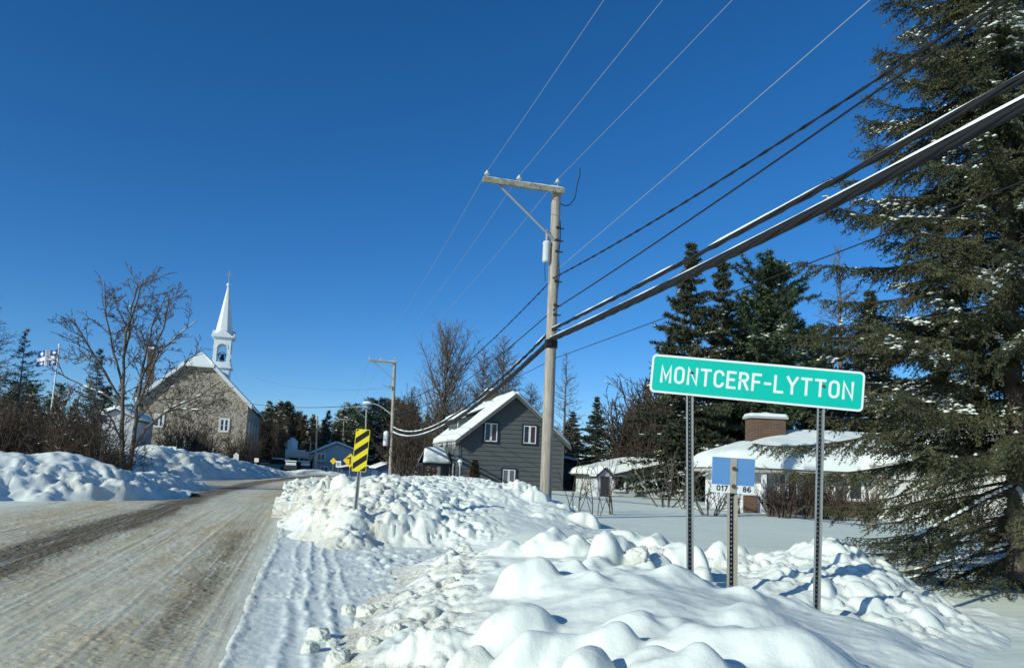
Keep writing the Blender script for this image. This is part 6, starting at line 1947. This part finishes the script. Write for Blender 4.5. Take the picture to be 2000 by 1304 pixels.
place(1640, 474, 60, lC, 13, 'larch_tree', 'pale bare tree between the pine and the big near spruce', 'tree', sxy=1.0)
place(-28, 555, 60, lB, 14, 'larch_tree', 'bare tree whose twigs reach in at the left edge', 'tree', sxy=1.1)
bd = larch(84, 9, 2.0, 'oval', 2.4, rmin=.011, el0=.8, full=.4, m='twig', gap=(.34, .6))
for k in range(26):
    px = rng.uniform(770, 905); py = 775 + rng.uniform(0, 70) - (30 if k < 4 else 0); Z = rng.uniform(86, 120)
    place(px, py, Z, bd, 9, 'birch_tree', 'slender leafless tree in the brown thicket left of the clapboard house', 'tree', 'leafless trees left of the clapboard house', rng.uniform(0, 6), rng.uniform(.8, 1.3))
for k in range(20):
    px = rng.uniform(490, 650); py = 800 + rng.uniform(0, 50); Z = rng.uniform(148, 165)
    place(px, py, Z, bd, 9, 'birch_tree', 'grey leafless tree at the edge of the wood beside the blue house', 'tree', 'leafless trees near the blue house', rng.uniform(0, 6), rng.uniform(.9, 1.3))


# --- bushes
def bush(seed, H, R, stems=14, kids=3.2, rmin=.007, m='twig', lean=.45, snow=0.0, levels=3):
    rng = random.Random(seed); nr = np.random.RandomState(seed); S_ = Segs()
    P = dict(seg=[.3, .28, .22, .2], wob=[.10, .12, .14, .15], up=[.03, .04, .04, .04], kids=[kids, kids * 1.1, kids * 1.2], t0=[.2, .15, .12], ang=[.6, .65, .65], len=[1, .5, .45, .4][:levels + 1], rel=True, rk=.55, rmin=rmin)
    for s in range(stems):
        az = rng.uniform(0, 6.283); ln = abs(rng.gauss(0, lean)); l = H * rng.uniform(.65, 1.08)
        d = np.array([math.cos(az) * ln, math.sin(az) * ln, 1.0]); d /= np.linalg.norm(d)
        limb(S_, rng, np.array([math.cos(az) * R * .18 * rng.random(), math.sin(az) * R * .18 * rng.random(), -.25]), d, l, .012 * H * rng.uniform(.6, 1.2), 0, P)
    A, B, ra, rb = S_.arr(); big = ra > .010 * H
    out = [('stem', seg_mesh('stem', A[big], B[big], ra[big], rb[big], M['bark'], 5)), ('twigs', seg_mesh('twigs', A[~big], B[~big], ra[~big], rb[~big], M[m], 3))]
    if snow: out.append(('branch_snow', cap_pick(S_, nr, rmin * 1.15, .7, snow, .03)))
    return out


def put(px, py, Z, meshes, name, label, cat='bush', group=None, rz=0, s=1.0):
    p = at(px, py, Z); g = float(np.maximum(G(p[0:1], p[1:2]), 0)[0])
    return tree_obj(name, label, cat, (p[0], p[1], g), meshes, group, rz, s)


tall_b = bush(91, 4.2, 2.0, 20, 2.3, .009)
tall_c = bush(96, 4.6, 2.2, 9, 2.2, .009, lean=.32, snow=.06)
low_b = bush(92, 2.2, 1.4, 18, 3.4, .007, snow=.15)
thin_b = bush(93, 2.0, 1.0, 5, 1.6, .006, lean=.35)
seed_b = bush(94, 1.9, 1.3, 24, 3.4, .0065, lean=.5)
snow_b = bush(95, 2.3, 1.6, 8, 2.6, .010, m='bark', lean=.65, snow=.25)
put(1165, 1000, 25.5, thin_b, 'bare_shrub', 'thin leafless shrub beside the tall pole, the nearer of the two on the lawn', rz=.6, s=.95)
put(1196, 998, 27, thin_b, 'bare_shrub', 'thin leafless shrub on the lawn in front of the garden shed', rz=2.2, s=1.1)
put(1122, 990, 27.5, thin_b, 'bare_shrub', 'thin leafless shrub against the right corner of the clapboard house', rz=4.0, s=1.05)
put(1305, 978, 35, snow_b, 'bare_shrub', 'spreading leafless shrub left of the town sign post', rz=1.0, s=1.2)
put(1340, 985, 33, thin_b, 'bare_shrub', 'upright leafless shrub right behind the left sign post', rz=3.1, s=1.3)
put(1388, 1010, 29, snow_b, 'bare_shrub', 'gnarled shrub with a clump of snow on its trunk beside the blue marker', rz=2.0, s=.92)
put(1440, 985, 31.5, thin_b, 'bare_shrub', 'leafless shrub in front of the left end of the bungalow', rz=2.6, s=1.2)
put(1532, 1003, 29.5, seed_b, 'seedhead_shrub', 'brown shrub with dry seed heads before the bungalow windows', rz=0, s=1.02)
put(1580, 1005, 29.8, seed_b, 'seedhead_shrub', 'brown shrub with dry seed heads left of the right sign post', rz=2.0, s=.95)
put(1640, 1005, 29.5, seed_b, 'seedhead_shrub', 'brown shrub with dry seed heads right of the right sign post', rz=3.3, s=.85)
put(1505, 1004, 30.2, seed_b, 'seedhead_shrub', 'brown shrub with dry seed heads at the left corner of the bungalow windows', rz=1.2, s=.8)
put(1612, 1006, 30.4, seed_b, 'seedhead_shrub', 'brown shrub with dry seed heads directly behind the right sign post', rz=4.2, s=.9)
put(1700, 1008, 28.5, seed_b, 'seedhead_shrub', 'brown shrub with dry seed heads before the right end of the brick base', rz=5.2, s=.9)
put(1845, 1015, 24.5, low_b, 'bare_shrub', 'leafless shrub in front of the garage door', rz=3.3, s=.8)
put(1905, 1015, 24.5, low_b, 'bare_shrub', 'leafless shrub before the right part of the garage door', rz=1.3, s=.9)
for k, (px, Z, s) in enumerate(((1258, 59, 1.75), (1288, 58.5, 2.1), (1318, 59, 1.95), (1232, 59, 1.5), (1345, 59, 1.7), (1275, 61, 2.0), (1304, 61, 2.1), (1246, 60, 1.9), (1332, 60, 2.2), (1268, 58.5, 1.6), (1298, 59.5, 2.3), (1356, 61, 2.0))):
    put(px, 960, Z, tall_c if k % 3 == 2 else tall_b, 'tall_brush', 'tall brown leafless brush behind the white outbuilding', 'brush', 'tall brush behind the white outbuilding', k * 1.3, s)
for k in range(17):
    px = -30 + k * 15 + rng.uniform(-8, 8); Z = rng.uniform(38, 50)
    put(px, 890, Z, tall_b if k % 2 else tall_c, 'tall_brush', 'dark leafless brush in the thicket behind the left snow bank', 'brush', 'thicket behind the left snow bank', rng.uniform(0, 6), rng.uniform(.7, 1.25))
for k in range(9):
    px = -25 + k * 26 + rng.uniform(-10, 10)
    place(px, 770 + rng.uniform(0, 70), rng.uniform(50, 58), sB if k % 2 else sA, 17, 'spruce_tree', 'dark conifer standing in the thicket behind the left snow bank', 'tree', 'conifers in the thicket on the left', rng.uniform(0, 6), rng.uniform(1.3, 1.8))
for k, (px, py, Z, s, lab) in enumerate(((362, 880, 88, 1.7, 'large brown leafless bush before the left half of the church wall'), (395, 884, 90, 1.35, 'brown leafless bush before the middle of the church wall'), (340, 880, 84, 1.2, 'brown bush left of the tile sign below the church'),
                                        (468, 898, 96, 1.35, 'brown leafless bush at the right corner of the church'), (488, 902, 100, 1.3, 'brown leafless bush below the dark side wall of the church'), (448, 896, 95, .9, 'small brown bush under the church window'))):
    put(px, py, Z, tall_b, 'leafless_bush', lab, 'bush', None, k * 1.1, s)
for k in range(9):
    px = rng.uniform(775, 850); put(px, 925, rng.uniform(64, 80), low_b if k % 3 else tall_b, 'snowy_brush', 'snow flecked leafless brush between the lamp pole and the clapboard house', 'brush', 'brush between the lamp pole and the clapboard house', rng.uniform(0, 6), rng.uniform(.9, 1.4))
for k in range(5):
    px = 175 + k * 14; put(px, 915, 42 + k, low_b, 'snowy_brush', 'low snow flecked brush beside the foot of the bare tree', 'brush', 'brush at the foot of the bare tree', rng.uniform(0, 6), 1.0)
# young spruce at the foot of the bare tree, cedar by the clapboard house
place(285, 862, 40.5, conifer(101, 3.2, .75, dens=.7, snow=.05, ln=.07, wd=.018, npm=40, step=.14, irr=.3), 3.2, 'young_spruce', 'young thin spruce at the right foot of the bare tree', 'tree', zb=.5)
rng2 = random.Random(4); nr2 = np.random.RandomState(4); P0, P1, C = [], [], []
for k in range(900):
    z = 1.75 * rng2.random() ** 1.1; az = rng2.uniform(0, 6.28); r = .40 * (1 - (z / 2.0) ** 1.4) * rng2.uniform(.55, 1.0)
    p = np.array([r * math.cos(az), r * math.sin(az), z]); P0.append(p); P1.append(p + np.array([.06 * math.cos(az), .06 * math.sin(az), .22]))
    if rng2.random() < .10: C.append(p * np.array([1.1, 1.1, 1]) + np.array([0, 0, .08]))
mb = MB(); mb.tube([(0, 0, -.3), (0, 0, 1.6)], [.05, .01], 6)
q = at(925, 958, 51.0); q[2] = .35
tree_obj('cedar_shrub', 'small columnar cedar speckled with snow before the clapboard house wall', 'shrub', q, [('trunk', mb.mesh('trunk', M['bark'])), ('crown', needle_tris(P0, P1, 40, .13, .05, nr2, .7, 'crown', M['cedar'])), ('branch_snow', blobs('branch_snow', C, .05, nr2, .7))])

# --- the big spruce at the right edge
rng = random.Random(31); nr = np.random.RandomState(31)
SP = at(1991, 1190, 13.0); SP[2] = 0.0
HT = 17.5
tw0, tw1, sn = [], [], []; LB = Segs(); FINE = Segs(); n = 22
tp_ = [np.array([.05 * math.sin(i * .9), .04 * math.cos(i * .7), HT * i / n - (.4 if i == 0 else 0)]) for i in range(n + 1)]
TK = Segs()
for i in range(n): TK.add(tp_[i], tp_[i + 1], .17 * (1 - i / n) + .01, .17 * (1 - (i + 1) / n) + .01)
camdir = np.array([EYE[0] - SP[0], EYE[1] - SP[1]]); camaz = math.atan2(camdir[1], camdir[0])
z = .55; wh = 0
SNOWB = Segs()
while z < 13.2:
    rad = 3.75 * max(0.05, 1 - max(z - 3.6, 0) / 14.5) ** .95
    if z < 1.2: rad *= .78 + .22 * (z / 1.2)
    if 1.2 < z < 4: rad *= 1.06
    dead = z < 2.3
    nb = rng.choice((5, 5, 6, 7)) if not dead else rng.choice((5, 6, 7))
    if z > 11: nb = 5
    az0 = rng.uniform(0, 6.28)
    for b in range(nb):
        az = az0 + 6.283 * b / nb + rng.gauss(0, .25); l = rad * rng.uniform(.58, 1.14)
        rel = abs((az - camaz + math.pi) % (2 * math.pi) - math.pi)
        toward_left = math.cos(az - (camaz - math.pi / 2))      # +1 when it points left in the picture
        detail = 1.0 if (toward_left > -.35) else .5
        el = -.10 + .03 * z + rng.gauss(0, .08) - (.14 if dead else 0)
        d = np.array([math.cos(az) * math.cos(el), math.sin(az) * math.cos(el), math.sin(el)])
        nst = max(5, int(l / .16)); st = l / nst; p = np.array([0, 0, z + rng.uniform(-.2, .2)]); p[:2] += tp_[min(n, max(0, int(z / HT * n)))][:2]
        side = np.array([-math.sin(az), math.cos(az), 0]); br = .0065 * l + .007
        holds = rng.random() < .30
        for i in range(nst):
            t = (i + .5) / nst
            d2 = d + np.array([0, 0, -.22 * math.sin(t * 2.4) + .42 * t ** 2.5]) + side * rng.gauss(0, .05); d2 /= np.linalg.norm(d2)
            q = p + d2 * st
            LB.add(p, q, br * (1 - .85 * t) + .004, br * (1 - .85 * (t + 1 / nst)) + .004)
            if t < .75 and rng.random() < ((.75 if dead else .35) if holds else .06): SNOWB.add(p, q, br * (1 - .8 * t) + .006, br * (1 - .8 * t) + .006)
            # secondary branchlets
            start = .10 if not dead else .30
            if t > start * rng.uniform(.6, 1.2):
                for s in ((-1, 1) if dead else (-1, 1, -1, 1) if rng.random() < .40 else (-1, 1, 1)):
                    if dead and rng.random() < .15: continue
                    sl_ = (.66 * (1 - t) ** .55 + .15) * min(1.0, l / 2.2) * rng.uniform(.55, 1.2)
                    sd = d2 * rng.uniform(.55, .95) + side * s * rng.uniform(.5, .95) + np.array([0, 0, rng.gauss(-.42, .26)])
                    sd /= np.linalg.norm(sd); b0_ = p + (q - p) * rng.random()
                    nn = max(2, int(sl_ / (.055 / detail)));
                    P_ = b0_; dd = sd; pr = np.cross(sd, [0, 0, 1.0]); pr /= np.linalg.norm(pr) + 1e-9
                    for j in range(nn):
                        dd = dd + np.array([0, 0, -.06]); dd /= np.linalg.norm(dd); Q_ = P_ + dd * (sl_ / nn)
                        tw0.append(P_); tw1.append(Q_)
                        if j < nn - 1:
                            tl = (.20 * (1 - j / nn) + .05) * rng.uniform(.6, 1.15) * min(1, .6 + sl_)
                            ss = 1 if (j + i) % 2 else -1
                            td = dd * .72 + pr * ss * rng.uniform(.45, .8) + np.array([0, 0, rng.gauss(-.12, .2)]); td /= np.linalg.norm(td)
                            tw0.append(P_); tw1.append(P_ + td * tl)
                        P_ = Q_
                    if rng.random() < .5:
                        td = dd + np.array([0, 0, .25]); td /= np.linalg.norm(td); tw0.append(P_); tw1.append(P_ + td * .09)
            elif rng.random() < .8:
                for s in (-1, 1):                                  # dead inner twigs
                    fd = side * s * rng.uniform(.4, 1) + d2 * rng.uniform(.1, .7) + np.array([0, 0, rng.gauss(-.25, .35)]); fd /= np.linalg.norm(fd); fl = rng.uniform(.15, .55)
                    a0 = p; mid_ = p + fd * fl * .6; FINE.add(a0, mid_, .005, .0035); e_ = mid_ + (fd + np.array([rng.gauss(0, .3), rng.gauss(0, .3), rng.gauss(-.1, .3)])) * fl * .4; FINE.add(mid_, e_, .0035, .002)
                    for _ in range(2): FINE.add(mid_, mid_ + (fd + np.array([rng.gauss(0, .6), rng.gauss(0, .6), rng.gauss(-.2, .5)])) * fl * .35, .003, .0018)
            p = q
    z += rng.uniform(.19, .34) if not dead else rng.uniform(.22, .36)
    wh += 1
tw0 = np.array(tw0); tw1 = np.array(tw1)
A, B, ra, rb = TK.arr(); tk = seg_mesh('trunk', A, B, ra, rb, M['spruce_bark'], 10)
A, B, ra, rb = LB.arr(); lbm = seg_mesh('limbs', A, B, ra, rb, M['limb'], 5)
A, B, ra, rb = FINE.arr(); fim = seg_mesh('dead_twigs', A, B, ra, rb, M['twig'], 3)
cr_ = needle_tris(tw0, tw1, 105, .038, .0185, nr, .62, 'crown', M['needles'])
mid_ = (tw0 + tw1) / 2
cl_ = fbm(mid_[:, 0] * 1.9 + mid_[:, 1] * 1.3, mid_[:, 2] * 2.2 - mid_[:, 1] * .9, 3, 33)
pk = (cl_ + .16 * nr.rand(len(mid_)) > .44) & (nr.rand(len(mid_)) < .70) & (mid_[:, 2] > 3)
sm = blobs('branch_snow', mid_[pk] + np.array([0, 0, .018]), .034, nr, .6)
A, B, ra, rb = SNOWB.arr(); sl2 = snow_caps('limb_snow', A, B, ra * 1.25, np.full(len(A), .016))
print('spruce twigs', len(tw0), 'tris', len(cr_.polygons), 'snow', pk.sum())
tree_obj('spruce_tree', 'huge near spruce with drooping snow flecked boughs filling the right edge', 'tree', SP, [('trunk', tk), ('limbs', lbm), ('dead_twigs', fim), ('crown', cr_), ('branch_snow', sm), ('limb_snow', sl2)])
